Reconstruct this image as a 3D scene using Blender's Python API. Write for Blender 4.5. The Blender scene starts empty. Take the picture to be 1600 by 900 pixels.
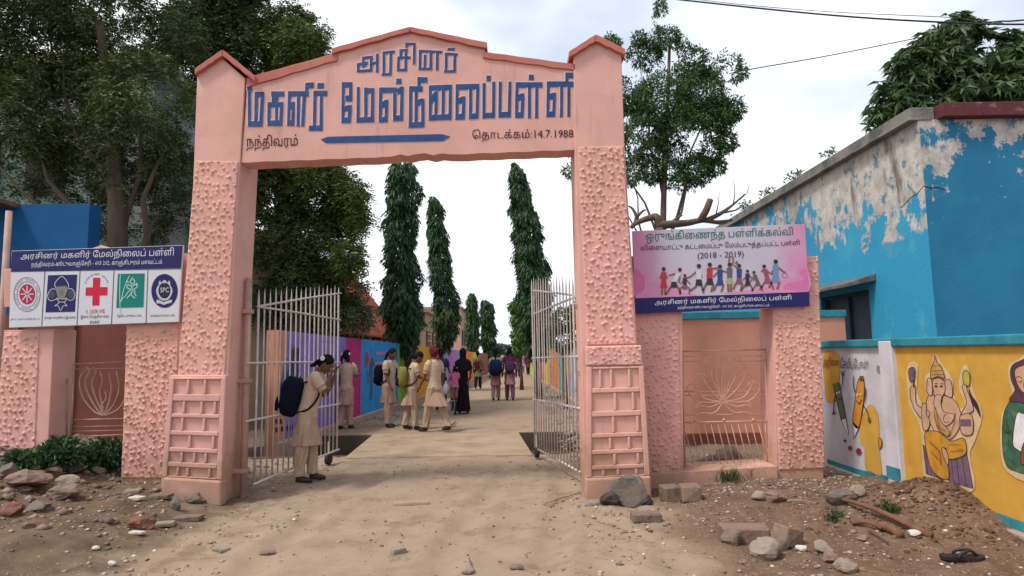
import bpy, math, random
import numpy as np
from math import sin, cos, pi, radians, sqrt, atan2
from mathutils import Vector, Matrix, Euler, noise
from mathutils.geometry import delaunay_2d_cdt

random.seed(7)
np.random.seed(7)
SC = bpy.context.scene
COL = SC.collection

# ------------------------------------------------------------------ camera
FPX, PITCH, ROLL, EYE = 975.0, math.atan(100 / 975.0), 0.017, 1.5
Fv = Vector((0, cos(PITCH), sin(PITCH)))
U0 = Vector((0, -sin(PITCH), cos(PITCH)))
R0 = Vector((1, 0, 0))
Rv = R0 * cos(ROLL) - U0 * sin(ROLL)
Uv = U0 * cos(ROLL) + R0 * sin(ROLL)
cam_d = bpy.data.cameras.new('camera')
cam = bpy.data.objects.new('camera', cam_d)
COL.objects.link(cam)
cam.matrix_world = Matrix(((Rv.x, Uv.x, -Fv.x, 0), (Rv.y, Uv.y, -Fv.y, 0), (Rv.z, Uv.z, -Fv.z, EYE), (0, 0, 0, 1)))
cam_d.sensor_width = 36
cam_d.lens = 36 * FPX / 1600
cam_d.clip_start = 0.05
cam_d.clip_end = 2000
SC.camera = cam

# ------------------------------------------------------------------ sky and sun
SUN_EL, SUN_AZ = radians(58), radians(-122)      # azimuth from +Y towards +X: hazy sun high on the left
world = bpy.data.worlds.new('World')
SC.world = world
world.use_nodes = True
nt = world.node_tree
bg = nt.nodes['Background']
sky = nt.nodes.new('ShaderNodeTexSky')
sky.sky_type = 'NISHITA'
sky.sun_disc = False
sky.sun_elevation = SUN_EL
sky.sun_rotation = SUN_AZ
sky.dust_density = 4.0
tc = nt.nodes.new('ShaderNodeTexCoord')
mp = nt.nodes.new('ShaderNodeMapping'); mp.inputs['Scale'].default_value = (1, 1, 2.2)
ns = nt.nodes.new('ShaderNodeTexNoise'); ns.inputs['Scale'].default_value = 1.6; ns.inputs['Detail'].default_value = 4
rmp = nt.nodes.new('ShaderNodeValToRGB')
rmp.color_ramp.elements[0].position = 0.45; rmp.color_ramp.elements[0].color = (5.5, 6.25, 7.5, 1)
rmp.color_ramp.elements[1].position = 0.60; rmp.color_ramp.elements[1].color = (10.2, 10.4, 10.7, 1)
mix = nt.nodes.new('ShaderNodeMixRGB'); mix.inputs[0].default_value = 0.93
nt.links.new(tc.outputs['Generated'], mp.inputs[0]); nt.links.new(mp.outputs[0], ns.inputs['Vector'])
sxn = nt.nodes.new('ShaderNodeSeparateXYZ'); nt.links.new(tc.outputs['Generated'], sxn.inputs[0])
mx1 = nt.nodes.new('ShaderNodeMath'); mx1.operation = 'MULTIPLY_ADD'; mx1.inputs[1].default_value = -.22; nt.links.new(sxn.outputs[0], mx1.inputs[0]); nt.links.new(ns.outputs['Fac'], mx1.inputs[2])
nt.links.new(mx1.outputs[0], rmp.inputs[0])
nt.links.new(sky.outputs[0], mix.inputs[1]); nt.links.new(rmp.outputs[0], mix.inputs[2])
nt.links.new(mix.outputs[0], bg.inputs[0])
bg.inputs[1].default_value = 0.093
sun_d = bpy.data.lights.new('sun', 'SUN')
sun_d.energy = 2.1
sun_d.angle = radians(10)
sun_d.color = (1.0, 0.95, 0.88)
sun = bpy.data.objects.new('sun', sun_d)
COL.objects.link(sun)
sdir = Vector((sin(SUN_AZ) * cos(SUN_EL), cos(SUN_AZ) * cos(SUN_EL), sin(SUN_EL)))
sun.rotation_euler = (-sdir).to_track_quat('-Z', 'Y').to_euler()
SC.view_settings.view_transform = 'Standard'
SC.view_settings.look = 'None'
SC.view_settings.gamma = 1
SC.view_settings.exposure = 0.50
SC.cycles.max_bounces = 6
SC.cycles.transparent_max_bounces = 6

# ------------------------------------------------------------------ picture -> place helpers
def ray(px, py): return Fv * FPX + Rv * (px - 800) + Uv * (450 - py)
def at(px, py, Y):
    r = ray(px, py); t = Y / r.y
    return Vector((r.x * t, Y, EYE + r.z * t))
def onx(px, py, X):
    r = ray(px, py); t = X / r.x
    return Vector((X, r.y * t, EYE + r.z * t))
def gp(px, py, z=0.0):
    r = ray(px, py); t = (z - EYE) / r.z
    return Vector((r.x * t, r.y * t, z))

# ------------------------------------------------------------------ mesh builder
class MB:
    def __init__(s): s.v = []; s.f = []
    def poly(s, pts):
        n = len(s.v); s.v += [tuple(p) for p in pts]; s.f.append(tuple(range(n, n + len(pts)))); return s
    def hexa(s, a, b):
        """closed prism between two equal rings of points"""
        n = len(s.v); k = len(a)
        s.v += [tuple(p) for p in a] + [tuple(p) for p in b]
        s.f.append(tuple(range(n, n + k))); s.f.append(tuple(range(n + 2 * k - 1, n + k - 1, -1)))
        for i in range(k):
            j = (i + 1) % k
            s.f.append((n + j, n + i, n + k + i, n + k + j))
        return s
    def prism(s, pts, off):
        off = Vector(off); return s.hexa([Vector(p) for p in pts], [Vector(p) + off for p in pts])
    def box(s, c, d, M=None):
        c = Vector(c); x, y, z = d[0] / 2, d[1] / 2, d[2] / 2
        a = [Vector(q) for q in ((-x, -y, -z), (x, -y, -z), (x, -y, z), (-x, -y, z))]
        b = [Vector(q) for q in ((-x, y, -z), (x, y, -z), (x, y, z), (-x, y, z))]
        if M: a = [M @ q for q in a]; b = [M @ q for q in b]
        return s.hexa([q + c for q in a], [q + c for q in b])
    def loft(s, rings, caps=True):
        n = len(s.v); k = len(rings[0])
        for r in rings: s.v += [tuple(p) for p in r]
        for a in range(len(rings) - 1):
            for i in range(k):
                j = (i + 1) % k
                s.f.append((n + a * k + i, n + a * k + j, n + (a + 1) * k + j, n + (a + 1) * k + i))
        if caps:
            s.f.append(tuple(n + i for i in range(k - 1, -1, -1)))
            m = n + (len(rings) - 1) * k
            s.f.append(tuple(m + i for i in range(k)))
        return s
    def tube(s, path, r, k=8, caps=True):
        path = [Vector(p) for p in path]
        rr = r if isinstance(r, (list, tuple)) else [r] * len(path)
        rings = []; ref = None
        for i, p in enumerate(path):
            d = (path[min(i + 1, len(path) - 1)] - path[max(i - 1, 0)])
            if d.length < 1e-9: d = Vector((0, 0, 1))
            d.normalize()
            if ref is None: ref = Vector((0, 0, 1)) if abs(d.z) < .9 else Vector((1, 0, 0))
            u = d.cross(ref)
            if u.length < 1e-4: u = d.cross(Vector((.3, .9, .1)))
            u.normalize(); v = d.cross(u); ref = -v if False else u.cross(d)
            rings.append([p + (u * cos(2 * pi * j / k) + v * sin(2 * pi * j / k)) * rr[i] for j in range(k)])
        return s.loft(rings, caps)
    def ell(s, c, r, M=None, nu=12, nv=8):
        c = Vector(c); n = len(s.v)
        if not isinstance(r, (tuple, list, Vector)): r = (r, r, r)
        pts = [Vector((0, 0, -r[2]))]
        for a in range(1, nv):
            t = -pi / 2 + pi * a / nv
            for b in range(nu):
                pts.append(Vector((r[0] * cos(t) * cos(2 * pi * b / nu), r[1] * cos(t) * sin(2 * pi * b / nu), r[2] * sin(t))))
        pts.append(Vector((0, 0, r[2])))
        if M: pts = [M @ p for p in pts]
        s.v += [tuple(p + c) for p in pts]
        for b in range(nu):
            s.f.append((n, n + 1 + (b + 1) % nu, n + 1 + b))
            top = n + len(pts) - 1; q = n + 1 + (nv - 2) * nu
            s.f.append((top, q + b, q + (b + 1) % nu))
        for a in range(nv - 2):
            for b in range(nu):
                q = n + 1 + a * nu
                s.f.append((q + b, q + (b + 1) % nu, q + nu + (b + 1) % nu, q + nu + b))
        return s
    def build(s, name, m, parent=None, smooth=False, bevel=0.0, local=False):
        me = bpy.data.meshes.new(name)
        vs = s.v
        if parent is not None and not local:
            Mi = parent_world(parent).inverted()
            vs = [tuple(Mi @ Vector(p)) for p in vs]
        me.from_pydata(vs, [], s.f)
        me.update()
        return finish(name, me, m, parent, smooth, bevel)

WORLDM = {}
def parent_world(p):
    M = p.matrix_basis.copy()
    while p.parent is not None:
        p = p.parent; M = p.matrix_basis @ M
    return M

def finish(name, me, m, parent=None, smooth=False, bevel=0.0):
    if m is not None: me.materials.append(m)
    if smooth: me.polygons.foreach_set('use_smooth', [True] * len(me.polygons))
    o = bpy.data.objects.new(name, me)
    COL.objects.link(o)
    if parent is not None: o.parent = parent
    if bevel:
        b = o.modifiers.new('bevel', 'BEVEL'); b.width = bevel; b.segments = 2; b.limit_method = 'ANGLE'; b.angle_limit = radians(40)
    return o

def np_mesh(name, verts, faces, m, parent=None, smooth=False):
    verts = np.asarray(verts, dtype=np.float32); faces = np.asarray(faces, dtype=np.int32)
    me = bpy.data.meshes.new(name)
    k = faces.shape[1]
    me.vertices.add(len(verts)); me.vertices.foreach_set('co', verts.ravel())
    me.loops.add(faces.size); me.loops.foreach_set('vertex_index', faces.ravel())
    me.polygons.add(len(faces))
    me.polygons.foreach_set('loop_start', np.arange(0, faces.size, k, dtype=np.int32))
    me.polygons.foreach_set('loop_total', np.full(len(faces), k, dtype=np.int32))
    me.update(calc_edges=True)
    if parent is not None:
        Mi = parent_world(parent).inverted(); me.transform(Mi)
    return finish(name, me, m, parent, smooth)

def thing(name, label, cat, loc=(0, 0, 0), rotz=0.0, group=None):
    o = bpy.data.objects.new(name, None); COL.objects.link(o)
    o.location = loc; o.rotation_euler = (0, 0, rotz); o.empty_display_size = .1
    o['label'] = label; o['category'] = cat
    if group: o['group'] = group
    return o
def tag(o, label, cat, group=None, kind=None):
    o['label'] = label; o['category'] = cat
    if group: o['group'] = group
    if kind: o['kind'] = kind
    return o
def struct(o): o['kind'] = 'structure'; return o
def stuff(o): o['kind'] = 'stuff'; return o

# ------------------------------------------------------------------ materials
MATS = {}
def mat(name, col, rough=.85, var=.12, scale=3.0, bump=0.0, bscale=30.0, col2=None, c2amt=.5, c2scale=1.2, c2soft=.08, metal=0.0, spec=.3, island=0.0, trans=0.0, stretch=None, stain=0.0):
    if name in MATS: return MATS[name]
    m = bpy.data.materials.new(name); m.use_nodes = True
    t = m.node_tree; N = t.nodes.new; L = t.links.new
    p = t.nodes['Principled BSDF']
    p.inputs['Roughness'].default_value = rough
    p.inputs['Metallic'].default_value = metal
    p.inputs['Specular IOR Level'].default_value = spec
    c = N('ShaderNodeTexCoord')
    vec = c.outputs['Object']
    if stretch:
        g = N('ShaderNodeMapping'); g.inputs['Scale'].default_value = stretch; L(vec, g.inputs[0]); vec = g.outputs[0]
    n = N('ShaderNodeTexNoise'); n.inputs['Scale'].default_value = scale; n.inputs['Detail'].default_value = 6; n.inputs['Roughness'].default_value = .62
    L(vec, n.inputs['Vector'])
    def vcol(c_, f): return tuple(min(1, x * f) for x in c_[:3]) + (1,)
    r = N('ShaderNodeValToRGB')
    r.color_ramp.elements[0].position = .28; r.color_ramp.elements[0].color = vcol(col, 1 - var)
    r.color_ramp.elements[1].position = .72; r.color_ramp.elements[1].color = vcol(col, 1 + var)
    L(n.outputs['Fac'], r.inputs[0]); out = r.outputs[0]
    if col2:
        n2 = N('ShaderNodeTexNoise'); n2.inputs['Scale'].default_value = c2scale; n2.inputs['Detail'].default_value = 8; n2.inputs['Roughness'].default_value = .65
        L(vec, n2.inputs['Vector'])
        r2 = N('ShaderNodeValToRGB')
        a = .5 + (.5 - c2amt) * .5
        r2.color_ramp.elements[0].position = max(0, a - c2soft); r2.color_ramp.elements[0].color = (0, 0, 0, 1)
        r2.color_ramp.elements[1].position = min(1, a + c2soft); r2.color_ramp.elements[1].color = (1, 1, 1, 1)
        L(n2.outputs['Fac'], r2.inputs[0])
        mx = N('ShaderNodeMixRGB'); L(r2.outputs[0], mx.inputs[0]); L(out, mx.inputs[1]); mx.inputs[2].default_value = tuple(col2[:3]) + (1,)
        out = mx.outputs[0]
    if stain:
        ge = N('ShaderNodeNewGeometry')
        def nn(sc, st, d=7):
            g_ = N('ShaderNodeMapping'); g_.inputs['Scale'].default_value = st; L(ge.outputs['Position'], g_.inputs[0])
            q_ = N('ShaderNodeTexNoise'); q_.inputs['Scale'].default_value = sc; q_.inputs['Detail'].default_value = d; q_.inputs['Roughness'].default_value = .65; L(g_.outputs[0], q_.inputs['Vector']); return q_.outputs['Fac']
        def rr_(v, a, b_, k):
            q_ = N('ShaderNodeMapRange'); q_.interpolation_type = 'SMOOTHSTEP'; L(v, q_.inputs[0]); q_.inputs[1].default_value = a; q_.inputs[2].default_value = b_; q_.inputs[4].default_value = k; return q_.outputs[0]
        def lay_(f, c_):
            nonlocal out
            q_ = N('ShaderNodeMixRGB'); L(f, q_.inputs[0]); L(out, q_.inputs[1]); q_.inputs[2].default_value = c_ + (1,); out = q_.outputs[0]
        lay_(rr_(nn(7, (1, 1, .12)), .56, .72, .42 * stain), (.33, .20, .155))      # rain streaks
        lay_(rr_(nn(2.1, (1, 1, 1)), .58, .70, .55 * stain), (.70, .47, .40))        # faded patches
        lay_(rr_(nn(11, (1, 1, 1)), .66, .70, .55 * stain), (.42, .30, .25))         # scuffs and chips
        sx_n = N('ShaderNodeSeparateXYZ'); L(ge.outputs['Position'], sx_n.inputs[0])
        ad = N('ShaderNodeMath'); ad.operation = 'MULTIPLY_ADD'; L(nn(3.5, (1, 1, 1)), ad.inputs[0]); ad.inputs[1].default_value = -1.3; L(sx_n.outputs[2], ad.inputs[2])
        lay_(rr_(ad.outputs[0], .05, -.55, .75 * stain), (.33, .20, .12))             # mud splashed up from the road
    if island:
        g = N('ShaderNodeNewGeometry'); h = N('ShaderNodeHueSaturation')
        q = N('ShaderNodeMapRange'); q.inputs[3].default_value = 1 - island; q.inputs[4].default_value = 1 + island
        L(g.outputs['Random Per Island'], q.inputs[0]); L(q.outputs[0], h.inputs['Value']); L(out, h.inputs['Color']); out = h.outputs[0]
    L(out, p.inputs['Base Color'])
    if bump:
        b = N('ShaderNodeBump'); b.inputs['Strength'].default_value = bump; b.inputs['Distance'].default_value = .01
        n3 = N('ShaderNodeTexNoise'); n3.inputs['Scale'].default_value = bscale; n3.inputs['Detail'].default_value = 6
        L(vec, n3.inputs['Vector']); L(n3.outputs['Fac'], b.inputs['Height']); L(b.outputs[0], p.inputs['Normal'])
    if trans:
        tr = N('ShaderNodeBsdfTranslucent'); L(out, tr.inputs[0]); ms = N('ShaderNodeMixShader'); ms.inputs[0].default_value = trans
        L(p.outputs[0], ms.inputs[1]); L(tr.outputs[0], ms.inputs[2]); L(ms.outputs[0], t.nodes['Material Output'].inputs[0])
    MATS[name] = m
    return m

PINK = mat('pink_plaster', (.67, .37, .315), var=.10, scale=1.6, bump=.25, bscale=55, col2=(.58, .31, .25), c2amt=.30, c2scale=.9, c2soft=.12, stain=1.0)
PINKT = mat('pink_rough_plaster', (.68, .355, .315), var=.16, scale=2.2, bump=.35, bscale=70, col2=(.66, .37, .25), c2amt=.35, c2scale=.7, c2soft=.15, stain=.8)
CORAL = mat('coral_paint', (.47, .15, .125), var=.15, scale=4, bump=.2, col2=(.48, .19, .13), c2amt=.4, c2scale=2)
BLUEP = mat('blue_letter_paint', (.012, .064, .20), var=.35, scale=14, rough=.6)
HALO = mat('pale_outline_paint', (.68, .45, .42), var=.12, scale=10)
BROWNP = mat('dark_brown_paint', (.035, .013, .02), var=.2, scale=9)
# ------------------------------------------------------------------ lettering (flat paint)
def stuff(o): o['kind'] = 'stuff'; return o
def text_tris(s, offset=0.0, res=3):
    c = bpy.data.curves.new('lettering', 'FONT'); c.body = s; c.size = 1; c.resolution_u = res; c.fill_mode = 'NONE'; c.offset = offset
    o = bpy.data.objects.new('lettering', c); COL.objects.link(o)
    dg = bpy.context.evaluated_depsgraph_get(); dg.update()
    me = o.evaluated_get(dg).to_mesh()
    P = np.array([v.co[:2] for v in me.vertices]); E = [tuple(e.vertices) for e in me.edges]
    o.evaluated_get(dg).to_mesh_clear()
    bpy.data.objects.remove(o); bpy.data.curves.remove(c)
    # follow every outline in vertex order
    a = np.array([min(e) for e in E]); b = np.array([max(e) for e in E])
    sgn = np.where(b - a == 1, 1, -1)      # the closing edge runs last -> first
    A = np.where(sgn[:, None] > 0, P[a], P[b]); B = np.where(sgn[:, None] > 0, P[b], P[a])
    vo, ed, fa, *_ = delaunay_2d_cdt([Vector(p) for p in P], E, [], 0, 1e-5)
    V = np.array([tuple(v) for v in vo]); F = np.array([f for f in fa if len(f) == 3])
    C = V[F].mean(axis=1)
    wn = np.zeros(len(C))
    for i in range(0, len(C), 800):
        cc = C[i:i + 800, None, :]
        up = (A[None, :, 1] <= cc[..., 1]) & (B[None, :, 1] > cc[..., 1])
        dn = (A[None, :, 1] > cc[..., 1]) & (B[None, :, 1] <= cc[..., 1])
        cr = (B[None, :, 0] - A[None, :, 0]) * (cc[..., 1] - A[None, :, 1]) - (cc[..., 0] - A[None, :, 0]) * (B[None, :, 1] - A[None, :, 1])
        wn[i:i + 800] = (up & (cr > 0)).sum(1) - (dn & (cr < 0)).sum(1)
    F = F[wn != 0]
    mn = P.min(0); mx = P.max(0)
    return (V - mn) / (mx - mn), F, (mx - mn)

def text_on(s, quad, f, m, parent, name='lettering', offset=0.0, res=3, arc=None):
    """s fitted into quad (top-left, top-right, bottom-right, bottom-left picture corners), f maps picture -> place"""
    V, F, _ = text_tris(s, offset, res)
    (ax, ay), (bx, by), (cx, cy), (dx, dy) = quad
    b = MB()
    for u, v in V:
        if m is BROWNP: u += .0022 * noise.noise(Vector((u * 60, v * 4, 1))); v += .05 * noise.noise(Vector((u * 45, v * 3, 5)))
        if arc:
            x0, y0, r0, r1, t0, t1 = arc; t = t0 + (t1 - t0) * u; rr = r0 + (r1 - r0) * v
            x, y = x0 + rr * cos(t), y0 - rr * 1.18 * sin(t)
        else:
            x = (ax * (1 - u) + bx * u) * v + (dx * (1 - u) + cx * u) * (1 - v)
            y = (ay * (1 - u) + by * u) * v + (dy * (1 - u) + cy * u) * (1 - v)
        b.v.append(tuple(f(x, y)))
    b.f = [tuple(int(i) for i in t) for t in F]
    return stuff(b.build(name, m, parent))

def hull(pts):
    pts = sorted(set(pts))
    def half(p):
        h = []
        for q in p:
            while len(h) > 1 and (h[-1][0] - h[-2][0]) * (q[1] - h[-2][1]) - (h[-1][1] - h[-2][1]) * (q[0] - h[-2][0]) <= 0: h.pop()
            h.append(q)
        return h
    return half(pts)[:-1] + half(pts[::-1])[:-1]

def nib(b, strokes, tf, f, w, h, off=(0, 0), grow=0.0, dist=.0):
    """strokes drawn with a flat brush w wide and h high; each stroke a hair deeper than the last so no two lie in one plane"""
    for k, st in enumerate(strokes):
        pts = [tf(*p) for p in st]
        for i in range(max(1, len(pts) - 1)):
            p, q = pts[i], pts[min(i + 1, len(pts) - 1)]
            ww, hh = w / 2 + grow, h / 2 + grow
            H = hull([(c[0] + off[0] + sx * ww, c[1] + off[1] + sy * hh) for c in (p, q) for sx in (-1, 1) for sy in (-1, 1)])
            b.poly([f(x + .45 * noise.noise(Vector((x * .31, y * .31, 1))), y + .45 * noise.noise(Vector((x * .31, y * .31, 9))), dist + .00016 * (len(b.f) + 1)) for x, y in H])
    return b

def blob2d(b, pts, f): b.poly([f(x, y) for x, y in pts]); return b
def smooth2d(pts, n=4):
    """closed Catmull-Rom outline"""
    out = []; k = len(pts)
    for i in range(k):
        p0, p1, p2, p3 = pts[i - 1], pts[i], pts[(i + 1) % k], pts[(i + 2) % k]
        for j in range(n):
            t = j / n
            out.append(tuple(.5 * ((2 * p1[a]) + (-p0[a] + p2[a]) * t + (2 * p0[a] - 5 * p1[a] + 4 * p2[a] - p3[a]) * t * t + (-p0[a] + 3 * p1[a] - 3 * p2[a] + p3[a]) * t ** 3) for a in (0, 1)))
    return out
def line2d(b, pts, w, f, closed=False):
    if closed: pts = list(pts) + [pts[0]]
    n = len(pts); L = []; R = []
    for i in range(n):
        a = pts[max(i - 1, 0)]; c = pts[min(i + 1, n - 1)]
        if closed and i == 0: a = pts[-2]
        if closed and i == n - 1: c = pts[1]
        dx, dy = c[0] - a[0], c[1] - a[1]; l = math.hypot(dx, dy) or 1
        L.append((pts[i][0] - dy / l * w / 2, pts[i][1] + dx / l * w / 2)); R.append((pts[i][0] + dy / l * w / 2, pts[i][1] - dx / l * w / 2))
    for i in range(n - 1): b.poly([f(*L[i]), f(*L[i + 1]), f(*R[i + 1]), f(*R[i])])
    return b
def open2d(pts, n=4):
    out = []; k = len(pts)
    for i in range(k - 1):
        p0, p1, p2, p3 = pts[max(i - 1, 0)], pts[i], pts[i + 1], pts[min(i + 2, k - 1)]
        for j in range(n):
            t = j / n
            out.append(tuple(.5 * ((2 * p1[a]) + (-p0[a] + p2[a]) * t + (2 * p0[a] - 5 * p1[a] + 4 * p2[a] - p3[a]) * t * t + (-p0[a] + 3 * p1[a] - 3 * p2[a] + p3[a]) * t ** 3) for a in range(len(p1))))
    out.append(tuple(pts[-1])); return out
def circ2d(x, y, rx, ry=None, n=24):
    ry = rx if ry is None else ry
    return [(x + rx * cos(2 * pi * i / n), y + ry * sin(2 * pi * i / n)) for i in range(n)]

# ------------------------------------------------------------------ ground
def smooth(a, b, x):
    t = max(0.0, min(1.0, (x - a) / (b - a))); return t * t * (3 - 2 * t)
def gh(x, y):
    """height of the ground"""
    h = 0.0
    if y < 9.0:
        # raised verge on the left of the gateway
        h += .16 * smooth(-2.9, -3.9, x) * smooth(9.0, 7.8, y) * smooth(3.2, 5.6, y)
        h += .40 * smooth(-4.1, -5.6, x) * smooth(9.0, 8.0, y) * smooth(3.6, 6.0, y)
        # soil heap against the painted wall
        d2 = ((x - 3.65) / .70) ** 2 + ((y - 5.62) / .46) ** 2
        h += .27 * math.exp(-d2) 
        h += .10 * smooth(1.3, 2.6, x) * smooth(7.8, 6.6, y) * smooth(5.2, 6.3, y)
    n = noise.noise(Vector((x * .9, y * .9, 0)))
    n2 = noise.noise(Vector((x * 4.1, y * 4.1, 3)))
    n3 = noise.noise(Vector((x * 11, y * 11, 7)))
    road = 1 - smooth(.9, 1.9, abs(x + .9)) * .9
    side = 1 - road
    if y < 14:
        for k_, cx_ in enumerate((-1.75, -.35, .35)):
            dx = x - cx_ - .12 * sin(y * .8 + k_) - .05 * (y - 6)
            h -= .034 * math.exp(-(dx / .11) ** 2) * (.4 + .6 * (noise.noise(Vector((y * .7, k_, 0))) > -.2)) * smooth(9.3, 7.5, y); h += .015 * math.exp(-((abs(dx) - .19) / .07) ** 2) * smooth(9.3, 7.5, y)
        h += .012 * n + (.010 + .026 * side) * n2 + (.0055 + .017 * side) * n3
    else:
        h += .015 * n
    return h
DR = (9.5, 11.7, -4.2, 1.25)     # drain: y0 y1 x0 x1
def axis_steps(spec):
    out = [spec[0][0]]
    for a, b, st in spec:
        n = max(1, round((b - a) / st)); out += [a + (b - a) * i / n for i in range(1, n + 1)]
    return out
def make_ground():
    xs = axis_steps([(-400, -60, 60), (-60, -12, 4), (-12, -6.5, .4), (-6.5, 5.5, .05), (5.5, 12, .4), (12, 60, 4), (60, 400, 60)])
    ys = axis_steps([(-60, 0, 10), (0, 1.6, .3), (1.6, 8.4, .045), (8.4, 9.46, .09), (9.46, 9.5, .04), (9.5, 11.7, .3), (11.7, 11.74, .04), (11.74, 30, .35), (30, 80, 3), (80, 600, 60)])
    xs = sorted(set(round(x, 4) for x in xs)); ys = sorted(set(round(y, 4) for y in ys))
    V = []
    for y in ys:
        for x in xs:
            z = gh(x, y) if abs(x) < 60 and -10 < y < 80 else 0
            if 9.5 <= y <= 11.7 and DR[2] < x < DR[3]: z = -.62 + .05 * noise.noise(Vector((x * 2, y * 2, 1)))
            V.append((x, y, z))
    n = len(xs); m = len(ys)
    I = np.arange(n * m).reshape(m, n)
    F = np.stack([I[:-1, :-1].ravel(), I[:-1, 1:].ravel(), I[1:, 1:].ravel(), I[1:, :-1].ravel()], 1)
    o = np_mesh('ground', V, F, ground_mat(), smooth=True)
    return struct(o)
def ground_mat():
    m = bpy.data.materials.new('trodden_earth'); m.use_nodes = True
    t = m.node_tree; N = t.nodes.new; L = t.links.new; p = t.nodes['Principled BSDF']
    p.inputs['Roughness'].default_value = .95; p.inputs['Specular IOR Level'].default_value = .15
    c = N('ShaderNodeTexCoord'); sx = N('ShaderNodeSeparateXYZ'); L(c.outputs['Object'], sx.inputs[0])
    def noi(s, d=6, r=.6):
        n = N('ShaderNodeTexNoise'); n.inputs['Scale'].default_value = s; n.inputs['Detail'].default_value = d; n.inputs['Roughness'].default_value = r
        L(c.outputs['Object'], n.inputs['Vector']); return n.outputs['Fac']
    def ma(op, a, b=None, cl=False):
        n = N('ShaderNodeMath'); n.operation = op; n.use_clamp = cl
        for i, q in enumerate((a, b)):
            if q is None: continue
            if isinstance(q, (int, float)): n.inputs[i].default_value = q
            else: L(q, n.inputs[i])
        return n.outputs[0]
    def mr(v, a, b):
        n = N('ShaderNodeMapRange'); n.interpolation_type = 'SMOOTHSTEP'
        L(v, n.inputs[0]); n.inputs[1].default_value = a; n.inputs[2].default_value = b; return n.outputs[0]
    def mixc(f, a, b):
        n = N('ShaderNodeMixRGB'); L(f, n.inputs[0])
        for i, q in ((1, a), (2, b)):
            if isinstance(q, tuple): n.inputs[i].default_value = q + (1,)
            else: L(q, n.inputs[i])
        return n.outputs[0]
    big = noi(.8, 5); mid = noi(3.2, 7, .7); fine = noi(26, 6, .7); gr = noi(90, 3, .6)
    wob = ma('MULTIPLY', ma('SUBTRACT', big, .5), 2.4)
    xw = ma('ADD', sx.outputs[0], wob)
    tan = mixc(mr(mid, .3, .7), (.25, .18, .125), (.345, .255, .18))
    tan = mixc(mr(big, .35, .7), tan, (.32, .23, .155))
    tan = mixc(mr(fine, .60, .72), tan, (.20, .13, .08))
    tan = mixc(ma('MULTIPLY', mr(noi(1.7, 8, .72), .54, .66), .75), tan, (.20, .135, .09))
    red = mixc(mr(mid, .3, .7), (.105, .062, .041), (.175, .108, .072))
    red = mixc(mr(fine, .52, .70), red, (.30, .19, .13))
    dark = mixc(mr(mid, .3, .7), (.095, .062, .040), (.17, .115, .072))
    dark = mixc(mr(fine, .56, .72), dark, (.26, .19, .14))
    rmask = mr(xw, 1.05, 1.75); lmask = mr(xw, -2.3, -3.4)
    yw = ma('ADD', sx.outputs[1], wob)
    nearm = mr(yw, 8.2, 7.2)
    far_side = mr(sx.outputs[1], 9, 13)
    out = mixc(ma('MULTIPLY', rmask, nearm), tan, red)
    out = mixc(ma('MULTIPLY', lmask, nearm), out, dark)
    greyside = mr(ma('ABSOLUTE', ma('ADD', sx.outputs[0], 1.0)), 2.2, 3.2)
    out = mixc(ma('MULTIPLY', greyside, mr(sx.outputs[1], 7.0, 8.5)), out, (.17, .13, .095))
    # pale dust patches and grit
    out = mixc(ma('MULTIPLY', mr(gr, .64, .72), .55), out, (.42, .34, .26))
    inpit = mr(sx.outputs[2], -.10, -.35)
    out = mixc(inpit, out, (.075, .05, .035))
    L(out, p.inputs['Base Color'])
    b = N('ShaderNodeBump'); b.inputs['Strength'].default_value = .55; b.inputs['Distance'].default_value = .03
    L(ma('ADD', ma('MULTIPLY', mid, .6), ma('ADD', ma('MULTIPLY', fine, .35), ma('MULTIPLY', gr, .08))), b.inputs['Height']); L(b.outputs[0], p.inputs['Normal'])
    return m
ground = make_ground()

# concrete slab that bridges the drain
CONC = mat('dusty_concrete', (.34, .245, .16), var=.16, scale=2.5, bump=.3, bscale=40, col2=(.25, .17, .11), c2amt=.35, c2scale=1.8)
b = MB()
a0, a1, a2, a3 = gp(548, 711), gp(590, 676), gp(806, 676), gp(824, 698)
top = [Vector((p.x, p.y, .022)) for p in (Vector((a0.x, 9.25, 0)), Vector((a1.x, 11.85, 0)), Vector((a2.x + .05, 11.85, 0)), Vector((a3.x + .06, 9.25, 0)))]
b.prism(top, (0, 0, -.16))
slab = struct(b.build('concrete_slab', CONC, bevel=.015)); slab['label'] = 'flat concrete slab bridging the drain inside the gate'
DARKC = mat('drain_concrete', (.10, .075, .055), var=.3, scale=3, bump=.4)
b = MB()
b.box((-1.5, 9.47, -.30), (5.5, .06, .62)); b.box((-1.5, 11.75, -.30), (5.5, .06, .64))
struct(b.build('drain_wall', DARKC, bevel=.01))

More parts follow.
